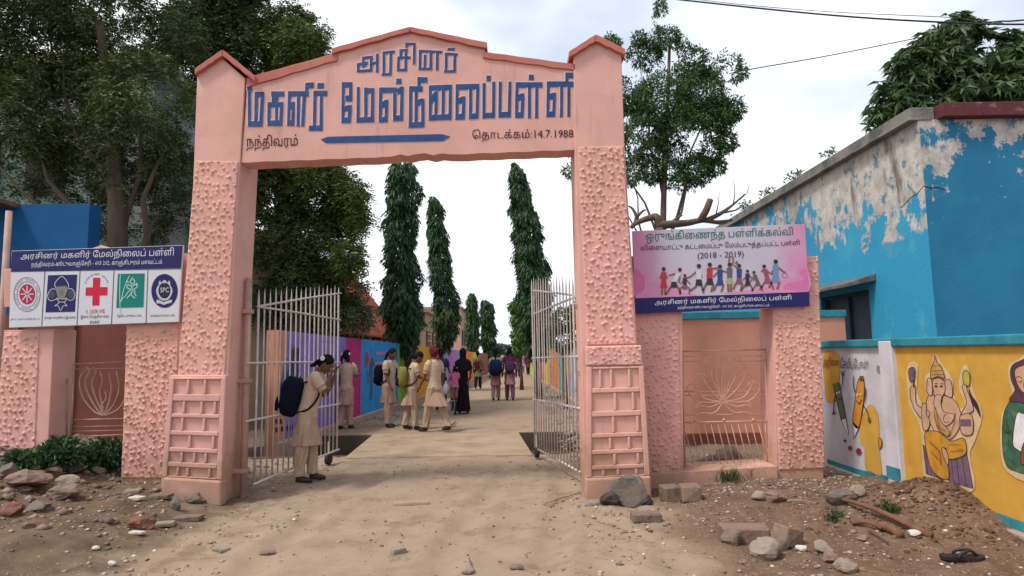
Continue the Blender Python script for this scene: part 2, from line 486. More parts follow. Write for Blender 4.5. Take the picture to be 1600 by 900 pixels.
# ------------------------------------------------------------------ rough-cast plaster faces
def dab_field(seed, du, dv, amp=.026, style=0):
    """rows of trowel flicks: returns function (u,v in metres)->height"""
    rnd = random.Random(seed)
    cache = {}
    def cell(i, j):
        if (i, j) not in cache:
            cache[(i, j)] = (rnd.uniform(-.42, .42) * du, rnd.uniform(-.34, .34) * dv, rnd.uniform(.25, 1.25), rnd.uniform(-.7, .7), rnd.random())
        return cache[(i, j)]
    def fn(u, v):
        vv = v + .022 * sin(u * 5.1 + seed) + .014 * sin(u * 12.3 + 2 * seed)
        j0 = math.floor(vv / dv); h = 0.0
        for j in (j0 - 1, j0, j0 + 1):
            sh = (j % 2) * du * .5
            i0 = math.floor((u - sh) / du)
            for i in (i0 - 1, i0, i0 + 1):
                ox, oy, k, sl, pr = cell(i, j)
                if pr < .10: continue
                x = u - (i + .5) * du - sh - ox; y = vv - (j + .5) * dv - oy + sl * x
                rx = du * .30
                ry = dv * (.12 if y < 0 else .36) if style == 0 else dv * (.16 if y < 0 else .32)
                q = (x / rx) ** 2 + (y / ry) ** 2
                if q < 1: h = max(h, amp * k * (1 - q) ** (.8 if style == 0 else 1.3))
        return h
    return fn
def rough_face(quad, Y, fn, parent, m=None, step=.0085, name='rough_plaster', back=.04, axis='y'):
    """grid over a picture quad (tl,tr,br,bl) on the plane y=Y, relief towards the viewer"""
    tl, tr, br, bl = [at(*q, Y) for q in quad]
    W = max((tr - tl).length, (br - bl).length); H = max((bl - tl).length, (br - tr).length)
    nu = max(2, int(W / step)); nv = max(2, int(H / step))
    V = []
    for j in range(nv + 1):
        v = j / nv
        for i in range(nu + 1):
            u = i / nu
            p = (tl * (1 - u) + tr * u) * (1 - v) + (bl * (1 - u) + br * u) * v
            e = min(u * W, (1 - u) * W, v * H, (1 - v) * H) / .03
            h = fn(p.x, p.z) + .005 * noise.noise(Vector((p.x * 7, p.z * 7, 2))) + .003
            h *= min(1, .35 + e)
            if i in (0, nu) or j in (0, nv): h = -back
            V.append((p.x, p.y - h, p.z))
    I = np.arange((nu + 1) * (nv + 1)).reshape(nv + 1, nu + 1)
    F = np.stack([I[:-1, :-1].ravel(), I[1:, :-1].ravel(), I[1:, 1:].ravel(), I[:-1, 1:].ravel()], 1)
    return np_mesh(name, V, F, m or PINKT, parent, smooth=True)

# ------------------------------------------------------------------ gateway
GY = 6.62
gate = thing('gateway', 'tall pink gateway arch with blue hand painted lettering over the dirt road', 'gateway', (-1, GY, 0))
g1 = lambda x, y, d=0.0: at(x, y, GY + .018 - .0035 - d)      # paint on the beam face
# pillars (cores)
b = MB(); b.prism([at(308, 112, GY), at(346, 90, GY), at(383, 122, GY), at(375, 254, GY), at(344, 800, GY), at(262, 800, GY), at(290, 560, GY), at(303, 250, GY)], (0, .48, 0)); b.build('pillar', PINK, gate, bevel=.008)
b = MB(); b.prism([at(896, 86, GY), at(930, 62, GY), at(971, 80, GY), at(976, 232, GY), at(996, 540, GY), at(1006, 800, GY), at(916, 800, GY), at(898, 235, GY)], (0, .48, 0)); b.build('pillar', PINK, gate, bevel=.008)
# beam with stepped pediment: broken lower edge
low = []
for i in range(41):
    x = 377 + (899 - 377) * i / 40; y = 254 + (234 - 254) * i / 40
    if .47 < i / 40 < .62: y -= 2.2 + 1.8 * sin(i * 2.1)
    low.append((x, y + .5 * sin(i * 1.7)))
topl = [(899, 105), (758, 84), (757, 70), (640, 47), (524, 76), (526, 92), (387, 128)]
b = MB()
fr = [at(x, y, GY + .018) for x, y in low + topl]
b.prism(fr, (0, .26, 0))
beam = b.build('beam', PINK, gate)
# coping slabs (coral), each its own piece, overhanging
def coping(p, q, th, parent, over=.10, depth=.46, y0=GY, name='coping'):
    (x0, y0_), (x1, y1_) = p, q
    b = MB(); th0, th1 = th
    n = 8; top = []; bot = []
    for i in range(n + 1):
        t = i / n; x = x0 + (x1 - x0) * t; y = y0_ + (y1_ - y0_) * t; w = .8 * sin(i * 2.3 + x0)
        top.append(at(x, y + .4 * w, y0 - over)); bot.append(at(x, y + th0 + (th1 - th0) * t + w, y0 - over))
    b.prism(top + bot[::-1], (0, depth, 0))
    return b.build(name, CORAL, parent, bevel=.006)
coping((304, 107), (347, 77), (9, 10), gate, over=.05, depth=.60)
coping((347.5, 77), (398, 118), (10, 9), gate, over=.05, depth=.60)
coping((385, 121), (527, 82), (15, 12), gate, over=-.0, depth=.40)
coping((518, 75), (640, 41), (9, 8), gate, over=.02, depth=.46)
coping((640.5, 41), (761, 66), (8, 10), gate, over=.02, depth=.46)
coping((754, 80), (899, 100), (10, 10), gate, over=-.0, depth=.40)
coping((889, 80), (931, 53), (10, 11), gate, over=.05, depth=.60)
coping((931.5, 53), (977, 76), (11, 10), gate, over=.05, depth=.60)

# rough-cast faces
rough_face([(304, 250), (373, 252), (352, 588), (277, 588)], GY - .012, dab_field(1, .050, .074, .019), gate)
rough_face([(903, 229), (974.5, 227), (995, 538), (917, 540)], GY - .012, dab_field(2, .058, .068, .021), gate)
# lower band and panelled base
b = MB(); b.prism([at(265, 586, GY - .07), at(353, 586, GY - .07), at(344, 770, GY - .07), at(250, 764, GY - .07)], (0, .1, 0)); b.build('panel_base', PINK, gate, bevel=.012)
b = MB(); b.prism([at(917, 570, GY - .07), at(1006, 568, GY - .07), at(1016, 762, GY - .07), at(918, 765, GY - .07)], (0, .1, 0)); b.build('panel_base', PINK, gate, bevel=.012)
rough_face([(915, 541), (1003, 539), (1005, 571), (916, 572)], GY - .095, dab_field(3, .05, .05, .02, 1), gate, back=.08)
def mould(x0, y0, x1, y1, tlp, par, Y, d=.019):
    """raised strip inside a panel; coordinates 0..1 in the panel quad"""
    (a, b_, c, e) = tlp
    def P(u, v, y=Y):
        x = (a[0] * (1 - u) + b_[0] * u) * (1 - v) + (e[0] * (1 - u) + c[0] * u) * v
        yy = (a[1] * (1 - u) + b_[1] * u) * (1 - v) + (e[1] * (1 - u) + c[1] * u) * v
        return at(x, yy, y)
    q = MB(); q.prism([P(x0, y0), P(x1, y0), P(x1, y1), P(x0, y1)], (0, d + .004, 0))
    return q.build('moulding', PINK, par, bevel=.009)
def panel(quad, rows, par, Y):
    """rows: list of (v0, v1, [vertical bar centres]); horizontal bars fill between the rows"""
    mould(-.02, 0, .07, 1, quad, par, Y); mould(.93, 0, 1.02, 1, quad, par, Y)
    prev = 0.0
    for v0, v1, bars in rows:
        mould(.071, prev, .929, v0, quad, par, Y + .004)
        for u in bars: mould(u - .024, v0 + .002, u + .024, v1 - .002, quad, par, Y + .004)
        prev = v1
    mould(.071, prev, .929, 1, quad, par, Y + .004)
panel([(266, 590), (351, 590), (344, 750), (254, 745)], [(.02, .165, [.33, .64]), (.235, .36, [.28, .60, .84]), (.40, .53, [.27, .66]), (.575, .70, [.42, .84]), (.745, .845, [.30, .52, .72]), (.895, .985, [.25, .42, .80])], gate, GY - .10)
panel([(919, 574), (1004, 572), (1014, 743), (918, 747)], [(.02, .19, [.22, .42, .75]), (.235, .40, [.48, .80]), (.45, .60, [.44, .86]), (.64, .75, [.38, .70]), (.79, .89, [.45, .84]), (.93, .99, [.26, .50, .80])], gate, GY - .10)
b = MB(); b.prism([at(254, 746, GY - .12), at(345, 752, GY - .12), at(345, 792, GY - .12), at(249, 792, GY - .12)], (0, .14, 0)); b.build('plinth', PINK, gate, bevel=.02)
b = MB(); b.prism([at(915, 748, GY - .12), at(1017, 744, GY - .12), at(1019, 790, GY - .12), at(914, 790, GY - .12)], (0, .14, 0)); b.build('plinth', PINK, gate, bevel=.02)

# ---- big hand-painted words
T1 = lambda x, y: (370 + x / 5, 60 + y / 5)
T2 = lambda x, y: (520 + x / 5, 60 + y / 5)
T3 = lambda x, y: (660 + x / 6, 90 + y / 6)
T4 = lambda x, y: (640 + x / 3.3333, 20 + y / 3.3333)
def paint(strokes, tf, w, h, name='letter'):
    hb = MB(); nib(hb, strokes, tf, g1, w, h, off=(-1.0, -1.0), grow=.75, dist=0.0); hb.build('letter_outline', HALO, gate)
    lb = MB(); nib(lb, strokes, tf, g1, w, h, dist=.0022); lb.build(name, BLUEP, gate)
big1 = [
 [[(97, 400), (97, 667)], [(97, 667), (188, 667)], [(188, 667), (200, 437)], [(200, 437), (155, 437)], [(152, 437), (147, 667)], [(100, 368), (100, 408)], [(93, 390), (107, 390)]],
 [[(280, 433), (358, 433)], [(285, 433), (285, 515)], [(258, 517), (350, 517)], [(252, 517), (250, 655)], [(250, 660), (343, 660)], [(310, 437), (310, 655)], [(350, 517), (343, 655)]],
 [[(412, 432), (550, 432)], [(412, 432), (404, 660)], [(404, 660), (436, 660)], [(436, 660), (441, 515)], [(441, 515), (415, 535)], [(480, 450), (478, 665)], [(526, 450), (514, 665)], [(545, 432), (545, 368)], [(545, 368), (590, 364)]],
 [[(610, 428), (695, 428)], [(610, 428), (606, 670)], [(660, 440), (658, 695)], [(575, 700), (655, 700)], [(640, 369), (668, 369)]],
]
big2 = [
 [[(82, 362), (80, 640)], [(82, 362), (140, 362)], [(140, 362), (138, 470)], [(138, 470), (110, 466)], [(80, 638), (128, 638)], [(128, 638), (135, 545)], [(135, 540), (105, 548)]],
 [[(198, 400), (197, 636)], [(197, 636), (310, 632)], [(257, 405), (257, 632)], [(262, 408), (312, 408)], [(312, 408), (308, 632)]],
 [[(374, 403), (490, 403)], [(374, 403), (370, 634)], [(370, 634), (416, 632)], [(416, 632), (420, 500)], [(420, 498), (392, 520)], [(483, 410), (482, 622)], [(482, 624), (536, 620)], [(536, 620), (541, 395)], [(541, 395), (515, 415)], [(508, 334), (524, 334)]],
 [[(608, 395), (690, 393)], [(608, 395), (606, 640)], [(652, 400), (650, 640)], [(656, 505), (704, 490)], [(704, 490), (703, 670)], [(703, 672), (604, 676)], [(674, 390), (674, 322)], [(674, 322), (726, 322)]],
]
big3 = [
 [[(75, 285), (262, 278)], [(75, 285), (72, 562)], [(72, 562), (258, 555)], [(130, 390), (125, 555)], [(85, 400), (130, 340)], [(195, 300), (192, 555)], [(262, 278), (258, 555)]],
 [[(325, 275), (518, 270)], [(326, 275), (322, 555)], [(322, 555), (382, 552)], [(382, 552), (388, 390)], [(388, 388), (350, 405)], [(452, 300), (450, 545)], [(450, 550), (512, 545)], [(512, 545), (518, 270)]],
 [[(578, 262), (576, 545)], [(576, 540), (666, 540)], [(666, 540), (669, 250)], [(614, 193), (628, 193)]],
 [[(729, 250), (727, 535)], [(727, 535), (814, 532)], [(814, 532), (820, 250)]],
 [[(887, 255), (1112, 255)], [(887, 255), (882, 535)], [(882, 538), (934, 535)], [(934, 535), (941, 360)], [(941, 360), (908, 375)], [(1003, 275), (1003, 540)], [(1071, 275), (1069, 540)], [(1012, 183), (1028, 183)]],
 [[(1180, 248), (1412, 248)], [(1180, 248), (1176, 525)], [(1176, 530), (1232, 528)], [(1232, 528), (1238, 355)], [(1238, 352), (1205, 365)], [(1304, 265), (1303, 530)], [(1374, 265), (1372, 528)], [(1354, 240), (1354, 165)], [(1354, 165), (1412, 165)]],
]
for g in big1: paint(g, T1, 4.6, 8.2)
for g in big2: paint(g, T2, 4.8, 8.2)
for g in big3: paint(g, T3, 4.6, 8.4)
top2 = [
 [[(200, 205), (198, 255)], [(198, 255), (298, 248)], [(298, 248), (300, 145)], [(300, 145), (238, 152)], [(238, 152), (238, 215)], [(238, 215), (262, 190)], [(198, 205), (262, 190)], [(300, 195), (345, 190)], [(346, 128), (345, 255)]],
 [[(398, 112), (398, 270)], [(398, 112), (475, 104)], [(453, 108), (450, 275)], [(450, 278), (392, 280)]],
 [[(575, 90), (532, 95)], [(532, 95), (530, 150)], [(514, 152), (596, 148)], [(514, 152), (512, 245)], [(512, 245), (568, 245)], [(568, 245), (572, 90)], [(575, 62), (575, 45)], [(575, 42), (634, 42)], [(636, 42), (634, 190)]],
 [[(682, 98), (845, 106)], [(682, 98), (680, 236)], [(680, 236), (765, 236)], [(720, 135), (718, 232)], [(765, 110), (765, 232)], [(816, 112), (814, 238)]],
]
for g in top2: paint(g, T2, 4.0, 3.6)
paint([[(190, 215), (190, 300)], [(190, 213), (244, 216)], [(236, 216), (234, 302)], [(234, 303), (186, 304)], [(204, 189), (228, 189)]], T4, 4.0, 3.6)
# underline with pointed ends
b = MB(); b.poly([g1(x, y, .0022) for x, y in ((501, 218), (512, 213.5), (690, 209.5), (704, 213), (692, 220), (510, 223.5))]); b.build('underline', BLUEP, gate)
gt = lambda x, y: at(x, y, GY + .018 - .0055)
text_on('நந்திவரம்', [(385, 211), (465, 209), (465, 234), (385, 236)], gt, BROWNP, gate, offset=.05)
text_on('ெதாடக்கம்:14.7.1988.', [(738, 202), (899, 200), (899, 220), (738, 222)], gt, BROWNP, gate, offset=.05)
# ------------------------------------------------------------------ side gateways (set back from the arch)
WY = 6.98
def block(name, quad, Y, depth, m, par, bevel=.008):
    b = MB(); b.prism([at(x, y, Y) for x, y in quad], (0, depth, 0)); return b.build(name, m, par, bevel=bevel)
# left side gateway
sgl = thing('side_gateway', 'pink rough plaster side gateway under the five emblem signboard, left of the arch', 'side gateway', (-4.9, WY, 0))
block('pillar', [(284, 396), (302, 396), (300, 500), (268, 600), (258, 810), (186, 810), (199, 515), (201, 398)], WY, .40, PINK, sgl)
rough_face([(201, 398), (284, 397), (272, 748), (189, 748)], WY - .006, dab_field(11, .050, .066, .026), sgl)
block('pillar', [(6, 516), (84, 514), (70, 800), (-18, 800)], WY, .37, PINK, sgl)
rough_face([(6, 518), (62, 518), (52, 790), (-18, 790)], WY - .006, dab_field(12, .062, .075, .022), sgl)
block('pillar_cap', [(120, 396), (157, 383), (196, 396), (196, 420), (120, 420)], WY + .02, .3, PINK, sgl)
block('lintel', [(6, 420), (284, 410), (284, 470), (6, 480)], WY + .06, .25, PINK, sgl)
# right side gateway
sgr = thing('side_gateway', 'pink rough plaster side gateway under the sports signboard, right of the arch', 'side gateway', (2.6, WY, 0))
block('pillar', [(985, 400), (1066, 400), (1068, 800), (985, 800)], WY, .40, PINK, sgr)
rough_face([(990, 487), (1061, 487), (1066, 745), (1004, 745)], WY - .006, dab_field(13, .052, .058, .022, 1), sgr)
block('pillar', [(1206, 402), (1279, 400), (1288, 780), (1214, 780)], WY, .40, PINK, sgr)
rough_face([(1206, 402), (1279, 400), (1290, 732), (1217, 736)], WY - .006, dab_field(14, .054, .054, .024, 1), sgr)
block('lintel', [(1064, 405), (1208, 402), (1208, 478), (1064, 482)], WY + .06, .25, PINK, sgr)
block('threshold', [(1000, 741), (1215, 728), (1216, 760), (1000, 775)], WY - .06, .5, PINK, sgr)

# steel grille gates with a lotus
IRON_L = mat('cream_painted_iron', (.36, .22, .17), rough=.6, var=.25, scale=9, bump=.1)
IRON_R = mat('pink_painted_iron', (.62, .33, .24), rough=.6, var=.2, scale=9, bump=.1)
def lotus(par, Y, node, petals, r, m):
    for pts in petals:
        b = MB(); b.tube([at(x, y, Y) for x, y in open2d([node] + pts, 5)], r, 6); b.build('lotus_petal', m, par, smooth=True)
def rod(par, Y, p, q, r, m, name='rod'):
    b = MB(); b.tube([at(p[0], p[1], Y), at(q[0], q[1], Y)], r, 6); return b.build(name, m, par, smooth=True)
RY = WY + .22
grr = thing('grille_gate', 'small pink iron gate with a lotus pattern below the sports signboard', 'gate', (2.6, RY, 0), group='lotus pattern grille gates')
for p, q in (((1067, 549), (1197, 546)), ((1067, 549), (1070, 728)), ((1195, 547), (1202, 726)), ((1070, 728), (1202, 725)), ((1068, 660), (1199, 658))): rod(grr, RY, p, q, .011, IRON_R, 'frame_bar')
for y in (557, 565, 612, 618, 648): rod(grr, RY, (1068, y), (1197, y - 1), .0055, IRON_R)
P = [[(1112, 612), (1098, 590), (1096, 575), (1106, 560), (1116, 563)], [(1100, 622), (1086, 602), (1084, 592), (1096, 583), (1104, 590)], [(1094, 628), (1078, 616), (1074, 604), (1086, 598), (1093, 604)],
     [(1122, 600), (1118, 580), (1122, 568), (1128, 558)], [(1128, 600), (1130, 580), (1128, 560)], [(1120, 606), (1112, 588), (1114, 572)],
     [(1110, 636), (1096, 634), (1086, 638), (1092, 630), (1102, 628)], [(1122, 640), (1112, 646), (1098, 645), (1088, 650)]]
allp = []
for s in P:
    allp.append(s); allp.append([(2 * 1129 - x + 3, y - 1) for x, y in s])
lotus(grr, RY - .008, (1129, 628), allp, .0075, IRON_R)
for k in range(13):
    x = 1068 + k * 10.6
    rod(grr, RY + .004, (x, 661), (x + 16, 727 - k * .2) if x + 16 < 1201 else (1200, 700), .005, IRON_R)
for x in (1086, 1131, 1177): 
    b = MB(); b.ell(at(x, 656, RY - .01), .017); b.build('stud', IRON_R, grr, smooth=True)
b = MB(); b.tube([at(1084, 609, RY - .02), at(1067, 611, RY - .02), at(1067, 636, RY - .02)], .009, 6); b.build('latch', IRON_R, grr, smooth=True)
LY = WY + .2
grl = thing('grille_gate', 'small cream iron gate with a lotus pattern below the emblem signboard', 'gate', (-4.7, LY, 0), group='lotus pattern grille gates')
for p, q in (((114, 569), (200, 565)), ((116, 569), (110, 700)), ((116, 656), (200, 654)), ((112, 683), (200, 679)), ((105, 590), (104, 690))): rod(grl, LY, p, q, .010, IRON_L, 'frame_bar')
for y in (577, 667, 674): rod(grl, LY, (114, y), (200, y - 2), .0055, IRON_L)
P = [[(146, 642), (130, 622), (124, 600), (128, 584), (136, 578)], [(152, 640), (138, 616), (133, 596), (140, 580), (134, 574)], [(156, 636), (146, 612), (144, 596), (150, 582), (146, 574)],
     [(160, 634), (156, 612), (160, 594), (156, 580)], [(170, 630), (174, 606), (170, 584)], [(178, 632), (186, 606), (182, 580)], [(184, 640), (196, 622), (202, 600)], [(158, 636), (166, 622), (164, 612)]]
lotus(grl, LY - .008, (162, 650), P, .009, IRON_L)
for k in range(9):
    rod(grl, LY + .004, (116 + k * 10, 684), (146 + k * 10, 740) , .004, IRON_L)
    rod(grl, LY + .014, (146 + k * 10, 684), (116 + k * 10, 740), .004, IRON_L)

# walls seen through the side gates
SALM = mat('salmon_wall_paint', (.56, .27, .18), var=.10, scale=1.5, bump=.15, col2=(.50, .19, .13), c2amt=.35, c2scale=1.1, c2soft=.2)
MAROON = mat('maroon_wall_paint', (.17, .055, .04), var=.2, scale=1.8, bump=.15)
TEAL = mat('teal_band_paint', (.03, .23, .29), var=.18, scale=6, bump=.15, col2=(.02, .16, .22), c2amt=.35, c2scale=4)
w = thing('yard_wall', 'plain salmon wall with a teal top edge seen through the right lotus gate', 'wall', (3.4, 10.2, 0))
b = MB(); b.box((3.6, 10.25, .93), (3.6, .2, 2.1)); b.build('wall_body', SALM, w)
b = MB(); b.box((3.6, 10.25, 2.035), (3.64, .26, .11)); b.build('coping', TEAL, w, bevel=.008)
b = MB(); b.box((3.6, 10.14, -.02), (3.6, .10, .36)); b.build('skirting', MAROON, w, bevel=.01)
w = thing('yard_wall', 'dark maroon wall seen through the left lotus gate', 'wall', (-6.5, 9.6, 0))
b = MB(); b.box((-6.2, 9.7, .95), (3.4, .2, 2.5)); b.build('wall_body', MAROON, w)
for i in range(4):
    b = MB(); b.box((-7.6 + i * .86, 9.58, 1.2), (.07, .06, 1.9)); b.build('door_post', MAROON, w, bevel=.005)

# ------------------------------------------------------------------ main gate leaves
IRONG = mat('grey_painted_iron', (.54, .47, .45), rough=.55, var=.2, scale=7, bump=.12, bscale=60, col2=(.22, .12, .08), c2amt=.15, c2scale=8)
def leaf_gate(label, hx, hy, fx, fy, hbot, fbot, htop, ftop, rails, nb, m, wheel):
    """hinge (hx,hy) to free end (fx,fy) on the ground; picture y of tops/bottoms become heights at those points"""
    t = thing('gate_leaf', label, 'gate', (hx, hy, 0), group='leaves of the steel main gate')
    H = Vector((hx, hy, 0)); F = Vector((fx, fy, 0))
    d = (F - H).normalized(); nrm = Vector((-d.y, d.x, 0))
    for i in range(nb):
        u = (i + .35) / (nb - .3)
        p = H.lerp(F, u); z0 = hbot + (fbot - hbot) * u; z1 = htop + (ftop - htop) * u + .02 * math.sin(i * 9.1)
        b = MB()
        thick = .0135 if i in (0, nb - 1) else .0095
        b.tube([p + Vector((0, 0, z0)), p + Vector((.004 * sin(i * 3.), 0, (z0 + z1) / 2)), p + Vector((0, 0, z1 - .12)), p + Vector((0, 0, z1))], [thick, thick, thick, .001], 6)
        b.build('bar', m, t, smooth=True)
    for (u0, z0, u1, z1, r) in rails:
        b = MB(); p = H.lerp(F, u0) + Vector((0, 0, z0)) - nrm * .014; q = H.lerp(F, u1) + Vector((0, 0, z1)) - nrm * .014
        b.tube([p, p.lerp(q, .5) + Vector((0, 0, .006)), q], r, 6); b.build('rail', m, t, smooth=True)
    p = H.lerp(F, wheel)
    b = MB(); b.tube([p + Vector((0, 0, hbot * .3 + .28)), p + Vector((0, 0, .09))], .012, 6); b.build('wheel_fork', m, t)
    R_ = mat('worn_rubber', (.03, .025, .022), rough=.8)
    b = MB(); ax = nrm * .03
    b.tube([p + Vector((0, 0, .085)) - ax, p + Vector((0, 0, .085)) + ax], .075, 16); b.build('wheel', R_, t, bevel=.01)
    return t
# left leaf
hl = Vector((-2.87, 6.98, 0)); fl = Vector((-2.50, 9.02, 0))
def zat(px, py, P):     # height of picture row py on the vertical line through P
    return at(px, py, P.y).z
leaf_gate('left leaf of the pale steel gate, standing open with a girl leaning against it', hl.x, hl.y, fl.x, fl.y,
          zat(390, 757, hl), zat(532, 702, fl), zat(398, 452, hl), zat(532, 447, fl),
          [(0, zat(395, 479, hl), 1, zat(533, 458, fl), .013), (0, zat(395, 479, hl) + .0, 1, zat(533, 500, fl), .013), (-.08, zat(383, 567, hl), 1.0, zat(532, 566, fl), .013), (-.08, zat(378, 656, hl), 1.0, zat(530, 631, fl), .012), (0, zat(390, 757, hl), 1, zat(532, 702, fl), .014)], 18, IRONG, .86)
hr = Vector((.70, 7.0, 0)); fr_ = Vector((.28, 9.15, 0))
leaf_gate('right leaf of the pale steel gate, swung open beside the right pillar', hr.x, hr.y, fr_.x, fr_.y,
          zat(905, 738, hr), zat(836, 700, fr_), zat(900, 432, hr), zat(828, 434, fr_),
          [(0, zat(898, 462, hr), 1, zat(826, 454, fr_), .013), (0, zat(898, 464, hr), 1, zat(826, 492, fr_), .013), (-.1, zat(900, 557, hr), 1.04, zat(824, 560, fr_), .013), (-.1, zat(905, 637, hr), 1.04, zat(828, 625, fr_), .013), (0, zat(905, 738, hr), 1, zat(836, 700, fr_), .014)], 16, IRONG, .93)
PIPE = mat('pink_grey_pipe', (.40, .25, .20), rough=.7, var=.2, scale=6, bump=.2)
for lab, P0, x0 in (('pink grey steel hinge post bolted to the left pillar', Vector((-2.93, 6.9, 0)), 383), ('pink grey steel hinge post bolted to the right pillar', Vector((.76, 6.9, 0)), 906)):
    t = thing('hinge_post', lab, 'post', P0)
    top = zat(x0, 440 if x0 < 500 else 418, P0)
    b = MB(); b.tube([P0 + Vector((0, 0, -.1)), P0 + Vector((0, 0, top))], .038, 10); b.build('post', PIPE, t, smooth=True)
    b = MB(); b.ell(P0 + Vector((0, 0, top)), (.04, .04, .05)); b.build('cap', PIPE, t, smooth=True)
    for k, y in enumerate((487, 595, 735) if x0 < 500 else (478, 582, 700)):
        z = zat(x0, y, P0)
        b = MB(); b.box(P0 + Vector((-.03 if x0 < 500 else .03, -.01, z)), (.17, .10, .045)); b.build('bracket', PIPE, t, bevel=.005)

# ------------------------------------------------------------------ painted boundary wall on the right
MX = 3.9
wall = thing('painted_wall', 'boundary wall with teal bands and painted figures at the right edge', 'wall', (MX, 5.5, 0))
YEL = mat('ochre_wall_paint', (.58, .33, .055), var=.2, scale=2.2, bump=.12, col2=(.50, .24, .03), c2amt=.3, c2scale=2.0, c2soft=.15)
WHI = mat('chalky_white_wall_paint', (.58, .56, .60), var=.10, scale=1.4, bump=.12, col2=(.42, .41, .44), c2amt=.4, c2scale=2.4, c2soft=.15)
CEM = mat('bare_cement', (.33, .27, .22), var=.2, scale=3, bump=.4, col2=(.42, .38, .32), c2amt=.4, c2scale=5)
m1 = lambda x, y: onx(x, y, MX - .003)
def layer(k): return lambda x, y: onx(x, y, MX - .003 - .0018 * k)
ytop = 1.565
def wallseg(y0, y1, X, m, name): b = MB(); b.box((X + .1, (y0 + y1) / 2, ytop / 2 - .06), (.2, y1 - y0, ytop + .1)); return b.build(name, m, wall)
wallseg(6.62, 8.9, MX, WHI, 'wall_panel')
wallseg(2.2, 6.40, MX, YEL, 'wall_panel')
b = MB(); b.box((MX + .085, 6.51, .80), (.27, .22, 1.5)); b.build('pilaster', WHI, wall, bevel=.01)
b = MB(); b.box((MX + .09, 5.55, ytop - .035), (.27, 6.7, .085)); b.build('coping', TEAL, wall, bevel=.012)
b = MB(); b.box((MX + .09, 5.55, -.08), (.28, 6.7, .26)); b.build('plinth', CEM, wall, bevel=.015)
# lower teal band follows the painted line
b = MB(); lay = layer(1)
b.poly([lay(*p) for p in ((1292, 717), (1340, 733), (1388, 744), (1388, 762), (1340, 750), (1293, 734))]); b.build('teal_band', TEAL, wall)
b = MB(); b.box((MX - .056, 6.51, .21), (.006, .224, .12)); b.build('teal_band', TEAL, wall)
b = MB(); b.poly([lay(*p) for p in ((1405, 752), (1450, 765), (1500, 782), (1560, 802), (1700, 852), (1700, 886), (1600, 831), (1545, 812), (1500, 797), (1405, 766))]); b.build('teal_band', TEAL, wall)
# ochre patches on the white panel
b = MB(); blob2d(b, smooth2d([(1286, 553), (1310, 554), (1311, 600), (1308, 622), (1300, 628), (1291, 625), (1288, 600)]), layer(2)); b.build('ochre_patch', YEL, wall)
b = MB(); blob2d(b, smooth2d([(1352, 640), (1362, 632), (1372, 650), (1374, 700), (1377, 741), (1362, 737), (1352, 732), (1350, 700), (1344, 690), (1345, 660)]), layer(2)); b.build('ochre_patch', YEL, wall)
# scraps of colour
PAL = {}
def col(name, c, v=.12): 
    if name not in PAL: PAL[name] = mat(name, c, var=v + .08, scale=9, rough=.85, bump=.1, col2=tuple(.55 * q + .12 for q in c), c2amt=.22, c2scale=7, c2soft=.12)
    return PAL[name]
LINE = col('dark_outline_paint', (.045, .018, .02)); SKIN_P = col('pale_flesh_paint', (.54, .32, .19)); MUSTARD = col('mustard_paint', (.50, .24, .02), .2)
PURP = col('dull_purple_paint', (.16, .09, .14), .25); GREENP = col('olive_green_paint', (.09, .14, .05), .2); HALO_W = col('chalk_halo_paint', (.60, .44, .24))
REDP = col('deep_red_paint', (.30, .02, .04)); ORP = col('orange_paint', (.62, .25, .02)); DGREEN = col('dark_green_paint', (.04, .12, .06), .3); BROWNR = col('red_brown_paint', (.22, .07, .04))
MAUVE = col('dark_mauve_paint', (.09, .035, .06)); WH = col('white_paint', (.72, .70, .70)); GOLD = col('dull_gold_paint', (.42, .26, .09), .2); PINKP = col('pale_pink_paint', (.54, .33, .24))
def shape(pts, k, m, name, tf=lambda x, y: (x, y), outline=True, lw=1.0, sm=3, par=None, lay=None):
    lay = lay or layer
    q = smooth2d([tf(*p) for p in pts], sm) if sm else [tf(*p) for p in pts]
    b = MB(); blob2d(b, q, lay(k)); b.build(name, m, par or wall)
    if outline:
        b = MB(); line2d(b, q, lw, lay(k + .5), True); b.build('outline', LINE, par or wall)
def strokes(lines, k, m, name, tf, lw=1.0, par=None, lay=None, sm=4):
    b = MB()
    for i, l in enumerate(lines): line2d(b, open2d([tf(*p) for p in l], sm), lw, (lay or layer)(k + .02 * i))
    b.build(name, m, par or wall)
# pencil and pen drawing: picture = zoom(1275,540)
TP = lambda x, y: (1275 + x / 4.093, 540 + y / 4.091)
shape([(108, 245), (145, 235), (190, 468), (160, 475)], 4, GREENP, 'green_pencil', TP, sm=0)
shape([(160, 475), (190, 468), (208, 572)], 4, WH, 'pencil_tip', TP, sm=0)
shape([(265, 235), (285, 205), (305, 225), (308, 290), (300, 380), (272, 525), (235, 485), (250, 350)], 4, ORP, 'orange_pen', TP, sm=3)
shape([(235, 485), (272, 525), (240, 595)], 4, WH, 'pen_tip', TP, sm=0)
shape([(280, 195), (302, 195), (302, 225), (282, 225)], 5.2, BROWNR, 'pen_button', TP, sm=0)
for x, y in ((135, 305), (150, 300), (264, 316), (286, 312)):
    b = MB(); blob2d(b, circ2d(*TP(x, y), 1.5, 2.0, 12), layer(6)); b.build('drawn_eye', WH, wall)
    b = MB(); blob2d(b, circ2d(*TP(x + 2, y + 3), .7, .9, 10), layer(6.6)); b.build('pupil', LINE, wall)
